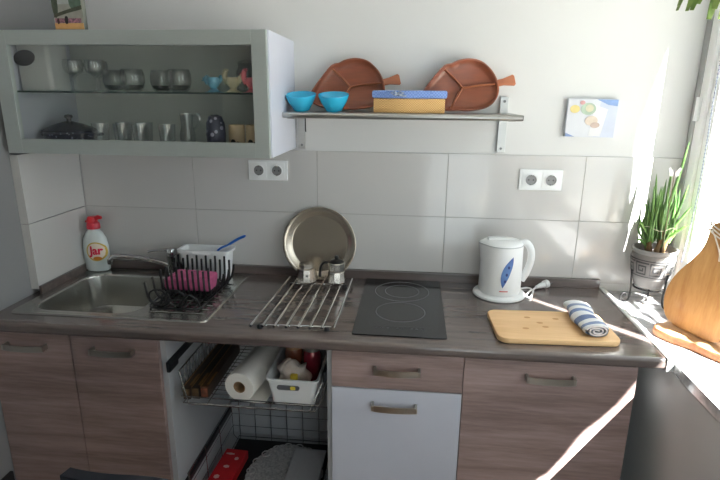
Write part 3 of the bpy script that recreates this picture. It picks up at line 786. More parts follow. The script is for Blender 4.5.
# chicken egg cups
def egg_cup(col, name, label, x, y, tall):
    t = thing('hen_egg_cup', label, 'egg cup', (x, y, zs), 'coloured hen egg cups')
    m = mat(name, col, .35, noise=.06)
    b = MB(); b.lathe([(0, 0), (.021, 0), (.022, .003), (.012, .010), (.010, .014), (.020, .026), (.0225, .040), (.020, .048), (.018, .048), (.0195, .040), (.014, .026), (0, .020)], (x, y, zs), 24); obj('cup', b, m, t)
    b = MB(); P = smooth_path([(x-.016, y, zs+.030), (x-.026, y, zs+.046), (x-.026, y, zs+.058+tall), (x-.022, y, zs+.066+tall)], 4)
    b.tube(P, [.011]*3+[.009]*4+[.0085]*(len(P)-7), 10); b.tube([(x-.029, y, zs+.058+tall), (x-.040, y-.002, zs+.055+tall)], [.004, .001], 6)
    for k in range(3): b.ball((x-.026+k*.005, y, zs+.068+tall+.002*(k == 1)), .004, 8)
    obj('hen_head', b, m, t)
    b = MB(); b.tube([(x+.017, y, zs+.034), (x+.027, y, zs+.050), (x+.031, y, zs+.060)], [.010, .007, .002], 8, flat=(.6, 1)); obj('hen_tail', b, m, t)
    b = MB(); b.lathe([(0, 0), (.030, 0), (.031, .0015), (.026, .0022), (0, .0022)], (x, y, zs), 24); obj('saucer', b, m, t)
egg_cup((112, 172, 200), 'pale_blue_ceramic', 'pale blue hen shaped egg cup on the glass shelf', -.418, -.262, -.018)
egg_cup((226, 216, 186), 'cream_ceramic', 'cream hen shaped egg cup between blue and pink ones', -.352, -.262, .002)
egg_cup((232, 120, 136), 'pink_ceramic', 'pink hen shaped egg cup at the right end of shelf', -.288, -.262, .004)
gj = thing('glass_jar', 'clear glass jar behind the hen egg cups', 'jar', (-.345, -.13, zs))
b = MB(); b.lathe([(0, 0), (.034, 0), (.038, .008), (.038, .07), (.030, .085), (.030, .098), (.028, .098), (.028, .085), (.035, .07), (.035, .01), (0, .005)], (-.345, -.13, zs), 28); obj('jar_body', b, clear, gj)
b = MB(); b.lathe([(0, .014), (.010, .012), (.031, .006), (.031, 0), (0, 0)], (-.345, -.13, zs+.0985), 28); obj('jar_lid', b, clear, gj)
# lower deck: dotted casserole
def dots(name, base, dot, scale, size):
    m = mat(name, base, .3, noise=.05); N = m.node_tree.nodes; L = m.node_tree.links
    vo = N.new('ShaderNodeTexVoronoi'); vo.inputs['Scale'].default_value = scale
    tc = N.new('ShaderNodeTexCoord'); L.new(tc.outputs['Object'], vo.inputs['Vector'])
    rp = N.new('ShaderNodeValToRGB'); rp.color_ramp.interpolation = 'CONSTANT'; e = rp.color_ramp.elements
    e[0].position, e[0].color = 0, srgb(dot); e[1].position, e[1].color = size, srgb(base)
    L.new(vo.outputs['Distance'], rp.inputs['Fac']); L.new(rp.outputs['Color'], N['Principled BSDF'].inputs['Base Color'])
    return m
navy_dots = dots('navy_dotted_enamel', (24, 28, 54), (150, 158, 178), 70, .22)
cs = thing('casserole', 'dark blue dotted lidded casserole at left of lower deck', 'casserole', (-.985, -.20, zf))
def ov(co, c=(-.985, -.20)): return (c[0]+(co.x-c[0])*1.0, c[1]+(co.y-c[1])*.9, co.z)
b = MB(); b.lathe([(0, 0), (.065, 0), (.085, .010), (.092, .040), (.098, .044), (.095, .047), (.086, .042), (.08, .012), (0, .006)], (-.985, -.20, zf), 40, fn=ov)
for s in (-1, 1): b.tube(smooth_path([(-.985+s*.088, -.225, zf+.036), (-.985+s*.112, -.215, zf+.038), (-.985+s*.112, -.185, zf+.038), (-.985+s*.088, -.175, zf+.036)], 4), .006, 8)
obj('dish', b, navy_dots, cs)
b = MB(); b.lathe([(.093, 0), (.094, .004), (.070, .016), (.045, .026), (.015, .034), (0, .035)], (-.985, -.20, zf+.0475), 40, fn=ov)
ld = obj('lid', b, mat('navy_enamel', (22, 24, 46), .25, noise=.06), cs)
b = MB(); b.lathe([(0, 0), (.008, 0), (.007, .008), (.014, .014), (.012, .022), (0, .025)], (-.985, -.20, zf+.082), 20); obj('lid_knob', b, black_plastic, ld)
# straight glasses
dg0 = tag(obj('straight_glass', MB().lathe([(0, 0), (.022, 0), (.0235, .003), (.029, .080), (.0275, .080), (.0222, .008), (0, .006)], (0, 0, 0), 26), clear), 'straight drinking glass, nearest the blue casserole', 'glass', 'straight drinking glasses')
dg0.location = (-.835, -.255, zf)
for x, y, l in ((-.757, -.255, 'straight drinking glass, second from the casserole in front'), (-.722, -.165, 'straight drinking glass, behind the front row, near middle'), (-.690, -.255, 'straight drinking glass, third from the casserole in front'), (-.80, -.165, 'straight drinking glass, behind the front row, left'), (-.595, -.255, 'straight drinking glass, nearest the glass creamer')):
    dup(dg0, (x, y, zf), l)
gc = thing('glass_creamer', 'small clear glass creamer with curled handle and spout', 'creamer', (-.545, -.205, zf))
b = MB(); b.lathe([(0, 0), (.020, 0), (.026, .012), (.028, .04), (.020, .075), (.023, .115), (.0215, .115), (.0185, .075), (.026, .04), (.023, .012), (0, .006)], (-.545, -.205, zf), 24); obj('jug', b, clear, gc)
b = MB(); b.tube(smooth_path([(-.524, -.205, zf+.104), (-.505, -.205, zf+.112), (-.497, -.205, zf+.096), (-.512, -.205, zf+.070), (-.522, -.205, zf+.062)], 5), .004, 8); obj('creamer_handle', b, clear, gc)
pl = MB(); pl.lathe([(0, 0), (.040, 0), (.056, .010), (.058, .012), (.056, .013), (.038, .004), (0, .003)], (-.493, -.265, zf), 32)
tag(obj('dark_saucer', pl, mat('dark_glaze', (38, 40, 44), .3, noise=.1)), 'low dark saucer between the creamer and blue patterned jar', 'saucer')
pj_ = tag(obj('patterned_mug', MB().lathe([(0, 0), (.026, 0), (.031, .01), (.033, .05), (.031, .085), (.022, .108), (.010, .114), (0, .115)], (-.420, -.262, zf), 28), dots('navy_floral_glaze', (36, 38, 62), (150, 150, 168), 46, .30)), 'dark blue floral patterned jar on the lower deck', 'jar')
def cream_mug(x, y, label):
    t = thing('cream_mug', label, 'mug', (x, y, zf), 'cream mugs with black markings')
    b = MB(); b.lathe([(0, 0), (.026, 0), (.0275, .003), (.0275, .078), (.026, .081), (.0245, .079), (.0245, .006), (0, .006)], (x, y, zf), 28); obj('mug_body', b, mat('cream_glaze', (214, 190, 156), .35, noise=.04), t)
    b = MB(); b.tube(smooth_path([(x-.016, y+.020, zf+.072), (x-.028, y+.040, zf+.076), (x-.030, y+.046, zf+.05), (x-.018, y+.022, zf+.022)], 5), .0045, 8); obj('mug_handle', b, black_plastic, t)
    b = MB()
    for a0, z, w, h in ((-1.75, .022, .35, .012), (-1.2, .016, .28, .010)):
        def fn(u, v, a0=a0, z=z, w=w, h=h):
            s = u*2-1; r = v; ang = a0+w*r*cos(u*2*pi); return (x+.0281*cos(ang), y+.0281*sin(ang), zf+z+h*r*sin(u*2*pi))
        b.grid(fn, 20, 4)
    obj('black_marking', b, black_plastic, t)
cream_mug(-.357, -.235, 'cream mug with black markings beside the patterned jar')
cream_mug(-.297, -.235, 'cream mug with black markings at the far right of lower deck')
# picture tin on top of the cabinet
pc = thing('picture_tin', 'tall tin printed with a park and people on top of wall cabinet', 'tin', (-.862, -.325, CZ1))
b = MB(); b.box(-.909, -.812, -.342, -.322, CZ1+.0004, CZ1+.148, .003); obj('tin_body', b, mat('tin_side', (108, 112, 104), .45, noise=.1), pc)
def picture(name, x0, x1, z0, z1, y, base, shapes, parent):
    """a flat printed front: coloured shapes laid over one another"""
    b = MB(); b.box(x0, x1, y-.0006, y, z0, z1); o = obj(name, b, base, parent)
    for k, (nm, m, kind, a) in enumerate(shapes):
        q = MB(); yy = y-.0007-.00025*(k+1)
        if kind == 'r': q.box(a[0], a[1], yy, y-.0006, a[2], a[3])
        elif kind == 'e': q.prism([(a[0]+a[2]*cos(2*pi*i/20), a[1]+a[3]*sin(2*pi*i/20)) for i in range(20)], 'y', yy, y-.0006)
        else: q.prism(a, 'y', yy, y-.0006)
        obj(nm, q, m, o)
    return o
Zt = CZ1
sh = [('printed_sky', mat('print_grey_sky', (178, 180, 184), .5, rgb2=(140, 146, 140), nscale=40), 'r', (-.897, -.822, Zt+.075, Zt+.145)),
      ('printed_tree', mat('print_tree', (70, 82, 66), .5, noise=.4, nscale=60), 'e', (-.902, Zt+.085, .010, .05)),
      ('printed_tree', mat('print_tree2', (88, 110, 96), .5, noise=.4, nscale=60), 'e', (-.835, Zt+.085, .020, .03)),
      ('printed_lawn', mat('print_lawn', (72, 76, 60), .5, noise=.4, nscale=80), 'p', [(-.908, Zt+.046), (-.86, Zt+.060), (-.814, Zt+.072), (-.814, Zt+.060), (-.86, Zt+.050), (-.908, Zt+.036)]),
      ('printed_path', mat('print_path', (196, 150, 96), .5, noise=.15, nscale=50), 'r', (-.908, -.813, Zt+.002, Zt+.020)),
      ('printed_people', mat('print_people', (52, 44, 52), .5, rgb2=(176, 120, 140), nscale=150), 'r', (-.905, -.82, Zt+.021, Zt+.034)),
      ('printed_figure', mat('print_figure', (30, 24, 28), .5, noise=.1), 'e', (-.868, Zt+.029, .006, .012)),
      ('printed_figure', mat('print_figure2', (56, 30, 34), .5, noise=.1), 'e', (-.895, Zt+.026, .004, .009))]
pr_root = picture('print', -.9085, -.8125, Zt+.0008, Zt+.1475, -.3422, mat('print_ground', (150, 150, 142), .5, noise=.2, nscale=50), sh, pc)

pc.location.x += .019

# ------------------------------------------------------------------ steel wall shelf with its things
sf = thing('wall_shelf', 'stainless steel wall shelf on two brackets beside the wall cabinet', 'shelf', (.19, -.1, 1.52))
SY = -.205; ZS0, ZS1 = 1.507, 1.527
b = MB(); b.box(-.198, .592, SY, -.012, ZS1-.004, ZS1, .001); b.box(-.198, .592, SY-.001, SY+.008, ZS0, ZS1, .003); b.box(-.198, .592, -.018, -.010, ZS0, ZS1, .003); obj('shelf_plate', b, steel, sf)
b = MB(); b.tube([(-.203, SY+.003, ZS0+.010), (.596, SY+.003, ZS0+.010)], .0098, 14); obj('front_tube', b, steel, sf)
b = MB(); b.tube([(.5955, SY+.003, ZS0+.010), (.5985, SY+.003, ZS0+.010)], .0085, 14); obj('end_cap', b, black_plastic, sf)
for x in (-.180, .566):
    b = MB(); b.box(x-.0145, x+.0145, -.0095, -.001, 1.386, 1.584, .001); b.box(x-.0125, x+.0125, SY+.02, -.008, ZS0-.003, ZS0+.015, .001)
    br_ = obj('bracket', b, steel, sf)
    b = MB()
    for z in (1.40, 1.568): b.lathe([(0, .002), (.004, .0018), (.005, 0)], (0, 0, 0), 12, Matrix.Translation((x, -.0094, z)) @ Matrix.Rotation(pi/2, 4, 'X'))
    obj('screw', b, socket_hole, br_)
b = MB(); b.tube([(-.130, -.18, ZS0+.006), (-.130, -.18, ZS0-.038), (-.128, -.185, ZS0-.046)], .0022, 8); obj('hook', b, black_plastic, sf)
ZB = ZS1+.0003
def bowl(x, y, label):
    t = tag(obj('small_bowl', MB().lathe([(0, 0), (.028, 0), (.030, .003), (.031, .006), (.046, .030), (.054, .052), (.0535, .055), (.051, .053), (.043, .031), (.026, .008), (0, .007)], (0, 0, 0), 36), turq), label, 'bowl', 'turquoise bowls on the steel shelf')
    t.location = (x, y, ZB+.0055); t.rotation_euler.x = radians(12); return t
bw = bowl(-.1535, -.125, 'left turquoise bowl, next to the wall cabinet on steel shelf')
dup(bw, (-.037, -.130, ZB+.0055), 'right turquoise bowl, in front of the left leaf dish')
# leaf shaped divided dishes leaning against the wall
def leaf_outline():
    # local: stem points to +x, leaf tip to -x
    up = [(-.222, -.028), (-.205, .002), (-.175, .037), (-.134, .077), (-.114, .088), (-.098, .089), (-.075, .097), (-.035, .099), (.005, .086), (.035, .057), (.053, .025), (.060, -.008)]
    lo = [(.058, -.030), (.046, -.054), (.022, -.073), (-.015, -.081), (-.055, -.081), (-.085, -.077), (-.12, -.074), (-.16, -.067), (-.198, -.049)]
    return [Vector((x, y, 0)) for x, y in up+lo]
def leaf_dish(name, label, M):
    t = thing(name, label, 'dish', M.translation, 'leaf shaped wooden dishes')
    pts = leaf_outline()
    sm = []
    for i in range(len(pts)):
        a, b_, c, d = pts[i-1], pts[i], pts[(i+1) % len(pts)], pts[(i+2) % len(pts)]
        for j in range(4):
            u = j/4; sm.append(.5*((2*b_)+(c-a)*u+(2*a-5*b_+4*c-d)*u*u+(3*b_-a-3*c+d)*u**3))
    cen = Vector((-.06, 0, 0))
    def scaled(k, off):
        out = []
        for p in sm:
            d = p-cen; out.append(cen+d*(1-off/d.length))
        return out
    tb_ = bmesh.new(); R = []
    for off, z in ((.020, 0), (.004, .010), (0, .020), (.002, .024), (.007, .023), (.012, .014), (.026, .006)):
        R.append([tb_.verts.new((p.x, p.y, z)) for p in scaled(1, off)])
    m = len(sm)
    for A, B in zip(R, R[1:]):
        for k in range(m): tb_.faces.new((A[k], A[(k+1) % m], B[(k+1) % m], B[k]))
    c0 = tb_.verts.new((cen.x, cen.y, .005)); c1 = tb_.verts.new((cen.x, cen.y, 0))
    for k in range(m):
        tb_.faces.new((R[-1][k], R[-1][(k+1) % m], c0)); tb_.faces.new((R[0][(k+1) % m], R[0][k], c1))
    bmesh.ops.recalc_face_normals(tb_, faces=tb_.faces)
    q = MB(); q._merge(tb_); q.move(M); obj('dish_body', q, teak, t)
    q = MB()    # dividing ribs: one from the stem to the fork, two forks
    for A, B in (((.052, .004), (-.064, .002)), ((-.064, .002), (-.122, .070)), ((-.064, .002), (-.112, -.070))):
        q.tube([(A[0], A[1], .009), ((A[0]+B[0])/2, (A[1]+B[1])/2+.002, .015), (B[0], B[1], .010)], [.0055, .006, .0055], 8, flat=(.7, 1.6))
    q.move(M); obj('divider_rib', q, teak_light, t)
    q = MB(); q.prism([(.050, .016), (.075, .019), (.108, .029), (.114, .024), (.118, -.004), (.113, -.009), (.078, -.004), (.052, -.006)], 'z', .010, .021, .002); q.move(M); obj('stem_handle', q, teak_light, t)
def leafM(x, z, rot, yb):
    # dish plane faces the room; leans back a little
    return Matrix.Translation((x, yb, z)) @ Matrix.Rotation(radians(rot), 4, 'Y') @ Matrix.Rotation(radians(82), 4, 'X')
leaf_dish('leaf_dish', 'left leaf shaped wooden dish, behind the turquoise bowls', leafM(.075, 1.6165, -6, -.040))
leaf_dish('leaf_dish', 'right leaf shaped wooden dish, behind the wicker box', leafM(.474, 1.6165, -6, -.040))
wk = thing('wicker_box', 'small wicker box with blue gingham cloth lid on the shelf', 'basket', (.225, -.135, ZB))
def weave():
    m = mat('woven_straw', (222, 176, 108), .85, noise=.15); N = m.node_tree.nodes; L = m.node_tree.links
    tc = N.new('ShaderNodeTexCoord'); ck = N.new('ShaderNodeTexChecker'); ck.inputs['Scale'].default_value = 260
    ck.inputs['Color1'].default_value = srgb((226, 188, 128)); ck.inputs['Color2'].default_value = srgb((200, 152, 92))
    L.new(tc.outputs['Object'], ck.inputs['Vector']); L.new(ck.outputs['Color'], N['Principled BSDF'].inputs['Base Color'])
    bp = N.new('ShaderNodeBump'); bp.inputs['Strength'].default_value = .6; bp.inputs['Distance'].default_value = .003; L.new(ck.outputs['Fac'], bp.inputs['Height']); L.new(bp.outputs['Normal'], N['Principled BSDF'].inputs['Normal'])
    return m
straw = weave()
q = MB(); P6 = [(.103, -.150), (.205, -.186), (.345, -.172), (.345, -.080), (.11, -.075)]
q.prism(P6, 'z', ZB+.0002, ZB+.048, .003); obj('woven_base', q, straw, wk)
def gingham():
    m = mat('blue_gingham', (120, 152, 214), .9, noise=.1); N = m.node_tree.nodes; L = m.node_tree.links
    tc = N.new('ShaderNodeTexCoord'); ck = N.new('ShaderNodeTexChecker'); ck.inputs['Scale'].default_value = 190
    ck.inputs['Color1'].default_value = srgb((100, 128, 190)); ck.inputs['Color2'].default_value = srgb((128, 154, 206))
    L.new(tc.outputs['Object'], ck.inputs['Vector']); L.new(ck.outputs['Color'], N['Principled BSDF'].inputs['Base Color']); return m
q = MB(); P7 = [(.098, -.154), (.204, -.192), (.351, -.177), (.351, -.075), (.105, -.07)]
q.prism(P7, 'z', ZB+.0485, ZB+.074, .006); obj('cloth_lid', q, gingham(), wk)
q = MB()
for s in (-1, 1): q.tube([(.185, -.188, ZB+.064), (.185+s*.010, -.193, ZB+.070), (.185+s*.022, -.192, ZB+.066), (.185+s*.010, -.193, ZB+.060), (.185, -.188, ZB+.062)], .0028, 6)
q.tube([(.178, -.191, ZB+.058), (.215, -.194, ZB+.056)], .003, 6)
obj('bow', q, mat('bow_ribbon', (60, 74, 110), .7, rgb2=(190, 200, 215), nscale=120), wk)

# picture on the back wall
pi_ = thing('canvas_picture', 'small pale canvas picture of fruit on the back wall', 'picture', (.873, -.007, 1.513))
def canv(a, b_):    # slightly crooked
    return a, b_
b = MB(); b.prism([(.786, 1.448), (.956, 1.446), (.960, 1.580), (.787, 1.581)], 'y', -.0165, -.0008, 0); obj('canvas', b, mat('canvas_white', (200, 204, 212), .8, noise=.03), pi_)
W_ = lambda n, c, **k: mat(n, c, .8, **k)
shp = [('painted_cloth', W_('paint_pale_blue', (192, 198, 214), noise=.08, nscale=30), 'p', [(.885, 1.449), (.954, 1.448), (.957, 1.577), (.900, 1.578)]),
       ('painted_cloth', W_('paint_white_fold', (220, 220, 222), noise=.04, nscale=30), 'p', [(.868, 1.452), (.908, 1.450), (.925, 1.545), (.880, 1.56)]),
       ('painted_jug', W_('paint_blue', (120, 146, 190), noise=.2, nscale=60), 'p', [(.884, 1.579), (.957, 1.578), (.956, 1.556), (.925, 1.560)]),
       ('painted_lemon', W_('paint_lemon', (206, 190, 128), noise=.15, nscale=60), 'e', (.812, 1.545, .017, .014)),
       ('painted_apple', W_('paint_green', (164, 182, 164), noise=.2, nscale=60), 'e', (.858, 1.546, .026, .021)),
       ('painted_apple', W_('paint_cream', (204, 198, 172), noise=.15, nscale=60), 'e', (.862, 1.548, .014, .013)),
       ('painted_berry', W_('paint_red', (196, 150, 150), noise=.15, nscale=60), 'e', (.836, 1.567, .009, .007)),
       ('painted_pear', W_('paint_peach', (206, 192, 178), noise=.12, nscale=60), 'e', (.872, 1.505, .022, .017)),
       ('painted_pear', W_('paint_brown', (180, 160, 150), noise=.12, nscale=60), 'e', (.886, 1.490, .016, .010)),
       ('painted_shadow', W_('paint_shade', (118, 138, 176), noise=.1, nscale=60), 'p', [(.7875, 1.449), (.82, 1.4485), (.7875, 1.462)])]
picture('painting', .7875, .9555, 1.4485, 1.5795, -.0166, mat('canvas_pale', (208, 210, 216), .8, noise=.05, nscale=20), shp, pi_)

# ------------------------------------------------------------------ sill: plant on its stand, boards
pn = (1.122, -.098)
ps = thing('plant_stand', 'black wrought iron scroll stand under the potted succulent', 'plant stand', (pn[0], pn[1], WB+.002))
zs0 = WB+.0085
LEG0 = -.006
b = MB(); b.tube([(pn[0]+.050*cos(2*pi*k/24), pn[1]+.050*sin(2*pi*k/24), zs0+.0490) for k in range(24)], .0035, 8, True); obj('ring', b, iron, ps)
for ang in (190, 292, 60):
    a = radians(ang); d = Vector((cos(a), sin(a), 0)); c_ = Vector((pn[0], pn[1], zs0-.001))
    if ang == 60: d = Vector((cos(a), sin(a), 0))*.55
    P = [c_+d*.074+Vector((0, 0, .118)), c_+d*.068+Vector((0, 0, .06)), c_+d*.068+Vector((0, 0, .016)), c_+d*.076+Vector((0, 0, -.0015)), c_+d*.090+Vector((0, 0, -.0010)), c_+d*.100+Vector((0, 0, .012)), c_+d*.096+Vector((0, 0, .026)), c_+d*.084+Vector((0, 0, .027)), c_+d*.082+Vector((0, 0, .018))]
    if ang == 60: P = P[:5]
    b = MB(); b.tube(smooth_path(P, 5), .0032, 8); obj('scroll_leg', b, iron, ps)
pt = thing('potted_succulent', 'tall green succulent in grey pot with key pattern, on the sill', 'potted plant', (pn[0], pn[1], zs0+.0535))
pz = zs0+.0538
prof = [(r*.9, z) for r, z in [(0, 0), (.052, 0), (.056, .004), (.066, .034), (.069, .036), (.079, .085), (.081, .110), (.077, .128), (.082, .134), (.083, .144), (.078, .146), (.072, .138), (.072, .122), (0, .120)]]
b = MB(); b.lathe(prof, (pn[0], pn[1], pz), 48); obj('pot', b, pot_m, pt)
b = MB(); b.lathe([(0, .006), (.045, .004), (.0645, 0)], (pn[0], pn[1], pz+.1205), 32)
for k in range(40):
    a = random.random()*6.28; r = .058*math.sqrt(random.random()); b.ball((pn[0]+r*cos(a), pn[1]+r*sin(a), pz+.1235), random.uniform(.003, .006), 6)
obj('soil', b, soil, pt)
# greek key band
b = MB()
def potp(a, z, lift=.0012):
    r = .9*(.069+.010*(z-.036)/.049 if z < .085 else .079+.002*(z-.085)/.025 if z < .110 else .081-.004*(z-.11)/.018)
    return (pn[0]+(r+lift)*cos(a), pn[1]+(r+lift)*sin(a), pz+z)
def band(a0, a1, z0, z1):
    n = max(2, int((a1-a0)/.08))
    t = bmesh.new(); V = [[t.verts.new(potp(a0+(a1-a0)*i/n, z, l)) for i in range(n+1)] for z, l in ((z0, -.001), (z0, .0012), (z1, .0012), (z1, -.001))]
    for A, B in zip(V, V[1:]):
        for i in range(n): t.faces.new((A[i], A[i+1], B[i+1], B[i]))
    b._merge(t)
w = 2*pi/9; s_ = .006
for k in range(9):
    a = k*w; f = lambda t: a+w*t
    for u0, u1, z0, z1 in ((.04, .96, .098, .103), (.04, .12, .056, .103), (.04, .80, .056, .061), (.72, .80, .056, .091), (.24, .80, .086, .091), (.24, .32, .068, .091), (.24, .62, .068, .073), (.54, .62, .068, .081)):
        band(f(u0), f(u1), z0, z1)
band(0, 2*pi, .108, .111); band(0, 2*pi, .047, .050)
obj('key_pattern', b, pot_dark, pt)
random.seed(11)
b = MB(); base = []
for k in range(9):
    a = k*2*pi/9+random.uniform(-.3, .3); r = random.uniform(.008, .032); x, y = pn[0]+r*cos(a), pn[1]+r*sin(a)
    top = (x+random.uniform(-.02, .02), y+random.uniform(-.02, .015), pz+random.uniform(.17, .22)); base.append(top)
    b.tube(smooth_path([(x, y, pz+.115), ((x+top[0])/2+random.uniform(-.006, .006), (y+top[1])/2, pz+.155), top], 4), [.0085]*4+[.0075]*5, 8)
obj('stems', b, stem_m, pt)
b = MB()
def finger(p0, p1, bend, r):
    p0, p1 = Vector(p0), Vector(p1); m = (p0+p1)/2+Vector(bend); q = smooth_path([p0, m, p1], 6)
    n = len(q); b.tube(q, [r*(.8+.3*sin(pi*i/(n-1)))*(1 if i < n-3 else (.75, .5, .18)[i-n+3]) for i in range(n)], 8)
for (x, y, z) in base:
    for j in range(5):
        a = random.random()*2*pi; s = random.uniform(.006, .036); h = random.uniform(.05, .17)
        e_ = [x+s*cos(a), y+s*sin(a)*.8, z+h]
        e_[0] = min(max(e_[0], pn[0]-.085), 1.195); e_[1] = min(e_[1], -.03)
        finger((x+random.uniform(-.006, .006), y+random.uniform(-.006, .006), z-.03), e_, (.5*s*cos(a), .4*s*sin(a), -.01), random.uniform(.0028, .0042))
    
for (dx, dy, z0, dx2, dy2, z1) in ((.005, 0, .22, .050, -.01, .555), (0, .0, .24, .040, -.02, .50), (-.01, .0, .20, -.03, .01, .44), (.01, .0, .2, .018, .01, .46), (-.02, -.02, .2, -.045, -.02, .40), (.02, -.02, .2, .062, -.03, .41), (-.03, 0, .17, -.07, 0, .29), (0, .01, .2, .01, .02, .42), (-.02, 0, .2, -.035, 0, .37), (-.015, 0, .22, -.058, 0, .34), (.02, 0, .2, .085, -.03, .335), (.02, -.01, .2, .078, -.04, .27), (-.02, -.01, .2, -.072, -.02, .27), (-.03, 0, .18, -.078, -.03, .21), (.01, 0, .2, .03, -.02, .36), (0, -.01, .2, -.006, -.03, .35), (.012, 0, .2, .058, -.01, .31), (-.005, 0, .2, -.022, -.02, .40)):
    finger((pn[0]+dx, pn[1]+dy, pz+z0-.03), (min(pn[0]+dx2, 1.205), pn[1]+dy2, pz+z1-.03), ((dx2-dx)*.1, 0, .01), .0042)
obj('fleshy_leaves', b, leaf_m, pt)
bf = thing('butterfly_pick', 'white butterfly on a thin stick in the succulent pot', 'ornament', (pn[0]-.005, pn[1]-.035, pz+.12))
bx, by, bz = pn[0]+.000, pn[1]-.050, pz+.425
b = MB(); b.tube([(pn[0]+.0, pn[1]-.055, pz+.118), (bx, by, bz-.004)], .0012, 6); obj('stick', b, mat('stick_brown', (110, 90, 70), .8, noise=.1), bf)
b = MB()
for s in (-1, 1):
    b.prism([(bx, bz-.006), (bx+s*.016, bz+.016), (bx+s*.021, bz+.010), (bx+s*.016, bz-.002), (bx+s*.015, bz-.014), (bx+s*.006, bz-.016)], 'y', by-.0010, by+.0002)
obj('wings', b, mat('butterfly_white', (220, 214, 214), .7, noise=.05), bf)
b = MB(); b.tube([(bx, by-.002, bz-.014), (bx, by-.002, bz+.008)], .0018, 6); obj('butterfly_body', b, mat('butterfly_grey', (130, 120, 120), .7, noise=.1), bf)
bt = MB(); bt.tube([(pn[0]+.058*cos(2*pi*k/24)*.9, pn[1]+.055*sin(2*pi*k/24)*.8, pz+.222+.006*sin(k)) for k in range(24)], .0013, 6, True)
obj('tie_string', bt, mat('raffia', (214, 204, 180), .9, noise=.05), pt)

ws = thing('wood_slab', 'pale live-edge wood slab lying on the window sill', 'board', (1.11, -.44, WB+.002))
d_ = Vector((.56, -.83, 0)).normalized(); nrm = Vector((d_.y, -d_.x, 0))     # nrm points to the camera side
# slab runs along d_; outline in (along, across)
so_ = [(-.075, -.05), (-.08, .02), (-.06, .055), (.0, .066), (.06, .058), (.12, .064), (.19, .058), (.25, .052), (.25, -.02), (.18, -.03), (.08, -.038), (0, -.05)]
oc = Vector((1.085, -.395, 0))+d_*.028-nrm*.006
b = MB(); b.prism([tuple((oc+d_*a+nrm*c)[:2]) for a, c in so_], 'z', WB+.0025, WB+.027, .003); obj('slab', b, slab_m, ws)
b = MB(); b.tube(smooth_path([tuple(oc+d_*a+nrm*(c+.0005)+Vector((0, 0, WB+.0145))) for a, c in so_[1:8]], 5), .0118, 8, flat=(.35, 1)); obj('bark_edge', b, bark, ws)
pb = thing('pear_board', 'large honey coloured pear shaped board leaning upright on wood slab', 'cutting board', (1.15, -.45, WB+.027))
pear = []
half = [(.0, .0), (.05, .0), (.092, .006), (.122, .026), (.140, .062), (.143, .100), (.132, .140), (.112, .176), (.085, .212), (.060, .245), (.045, .272), (.038, .300), (.036, .328), (.030, .348), (.016, .358), (.0, .360)]
cv = smooth_path([(x*.83, y*.97, 0) for x, y in half], 4)
pear = [(p.x, p.y) for p in cv]+[(-p.x, p.y) for p in reversed(cv[1:-1])]
d2 = Vector((.40, -.917, 0)).normalized(); n2 = Vector((d2.y, -d2.x, 0))   # n2 towards the camera
pc0 = Vector((1.128, -.448, WB+.0275))-d2*.022
Mp = Matrix((( d2.x, 0, n2.x, pc0.x), (d2.y, 0, n2.y, pc0.y), (0, 1, 0, pc0.z), (0, 0, 0, 1))) @ Matrix.Rotation(radians(-7), 4, 'X')
b = MB(); b.prism(pear, 'z', -.009, .009, .003, Mp); obj('board', b, beech, pb)
b = MB(); b.tube(smooth_path([Mp @ Vector(p) for p in ((.006, .352, .006), (.012, .372, .004), (.026, .392, 0), (.034, .400, -.002))], 4), [.016]*6+[.015]*4+[.012]*3, 10); 
o = obj('carved_stem', b, mat('dark_carved_wood', (120, 78, 54), .6, noise=.25, nscale=40), pb)
b = MB()
for k, (h, t_) in enumerate(((.308, .03), (.316, .034), (.325, .028))):
    P = [Mp @ Vector((.040*cos(a), h+t_*.5*cos(a)*(-1)+.002*k, .0135*sin(a))) for a in [2*pi*i/20 for i in range(20)]]; b.tube(P, .0022, 6, True)
b.tube(smooth_path([Mp @ Vector(p) for p in ((-.02, .322, .013), (.0, .300, .015), (.022, .262, .013), (.026, .240, .012), (.034, .262, .013), (.02, .31, .015))], 5), .002, 6)
obj('hanging_cord', b, mat('white_cord', (226, 218, 206), .9, noise=.08), pb)

# hanging plant near the window: only its lowest leaves reach into the frame
hp = thing('hanging_plant', 'green leaves of a hanging plant at the top right corner', 'potted plant', (1.05, -.45, 1.93))
b = MB(); b.lathe([(0, 0), (.045, 0), (.06, .07), (.064, .075), (.058, .075), (0, .065)], (1.06, -.45, 1.93), 28); obj('hanging_pot', b, white_plastic2, hp)
b = MB()
for a in (0, 2.1, 4.2): b.tube([(1.06+.06*cos(a), -.45+.06*sin(a), 2.0), (1.06, -.45, 2.3)], .0012, 6)
b.tube([(1.06, -.45, 2.3), (1.06, -.45, HC-.001)], .0015, 6); obj('hanger', b, white_plastic2, hp)
b = MB()
def strap(P, w):
    q = smooth_path(P, 6); n = len(q)
    b.tube(q, [max(.0012, w*sin(pi*min(1, .12+.88*(1-i/(n-1))))) if i > n*.5 else w for i in range(n)], 8, flat=(1, .16))
random.seed(5)
for (ex, ey, ez) in ((.90, -.52, 1.832), (.915, -.48, 1.826), (.975, -.54, 1.820), (.93, -.50, 1.822), (.955, -.47, 1.828), (.985, -.50, 1.808), (1.0, -.52, 1.800), (1.03, -.50, 1.795), (1.0, -.47, 1.806), (.90, -.46, 1.86), (1.12, -.56, 1.85), (1.15, -.40, 1.83), (1.02, -.36, 1.86), (1.08, -.58, 1.86)):
    dx, dy = ex-1.06, ey+.45
    ez -= .026; ex -= .012
    strap([(1.06+dx*.1, -.45+dy*.1, 1.99), (1.06+dx*.35, -.45+dy*.35, 2.035), (1.06+dx*.75, -.45+dy*.75, 1.96), (ex, ey, ez)], .015)
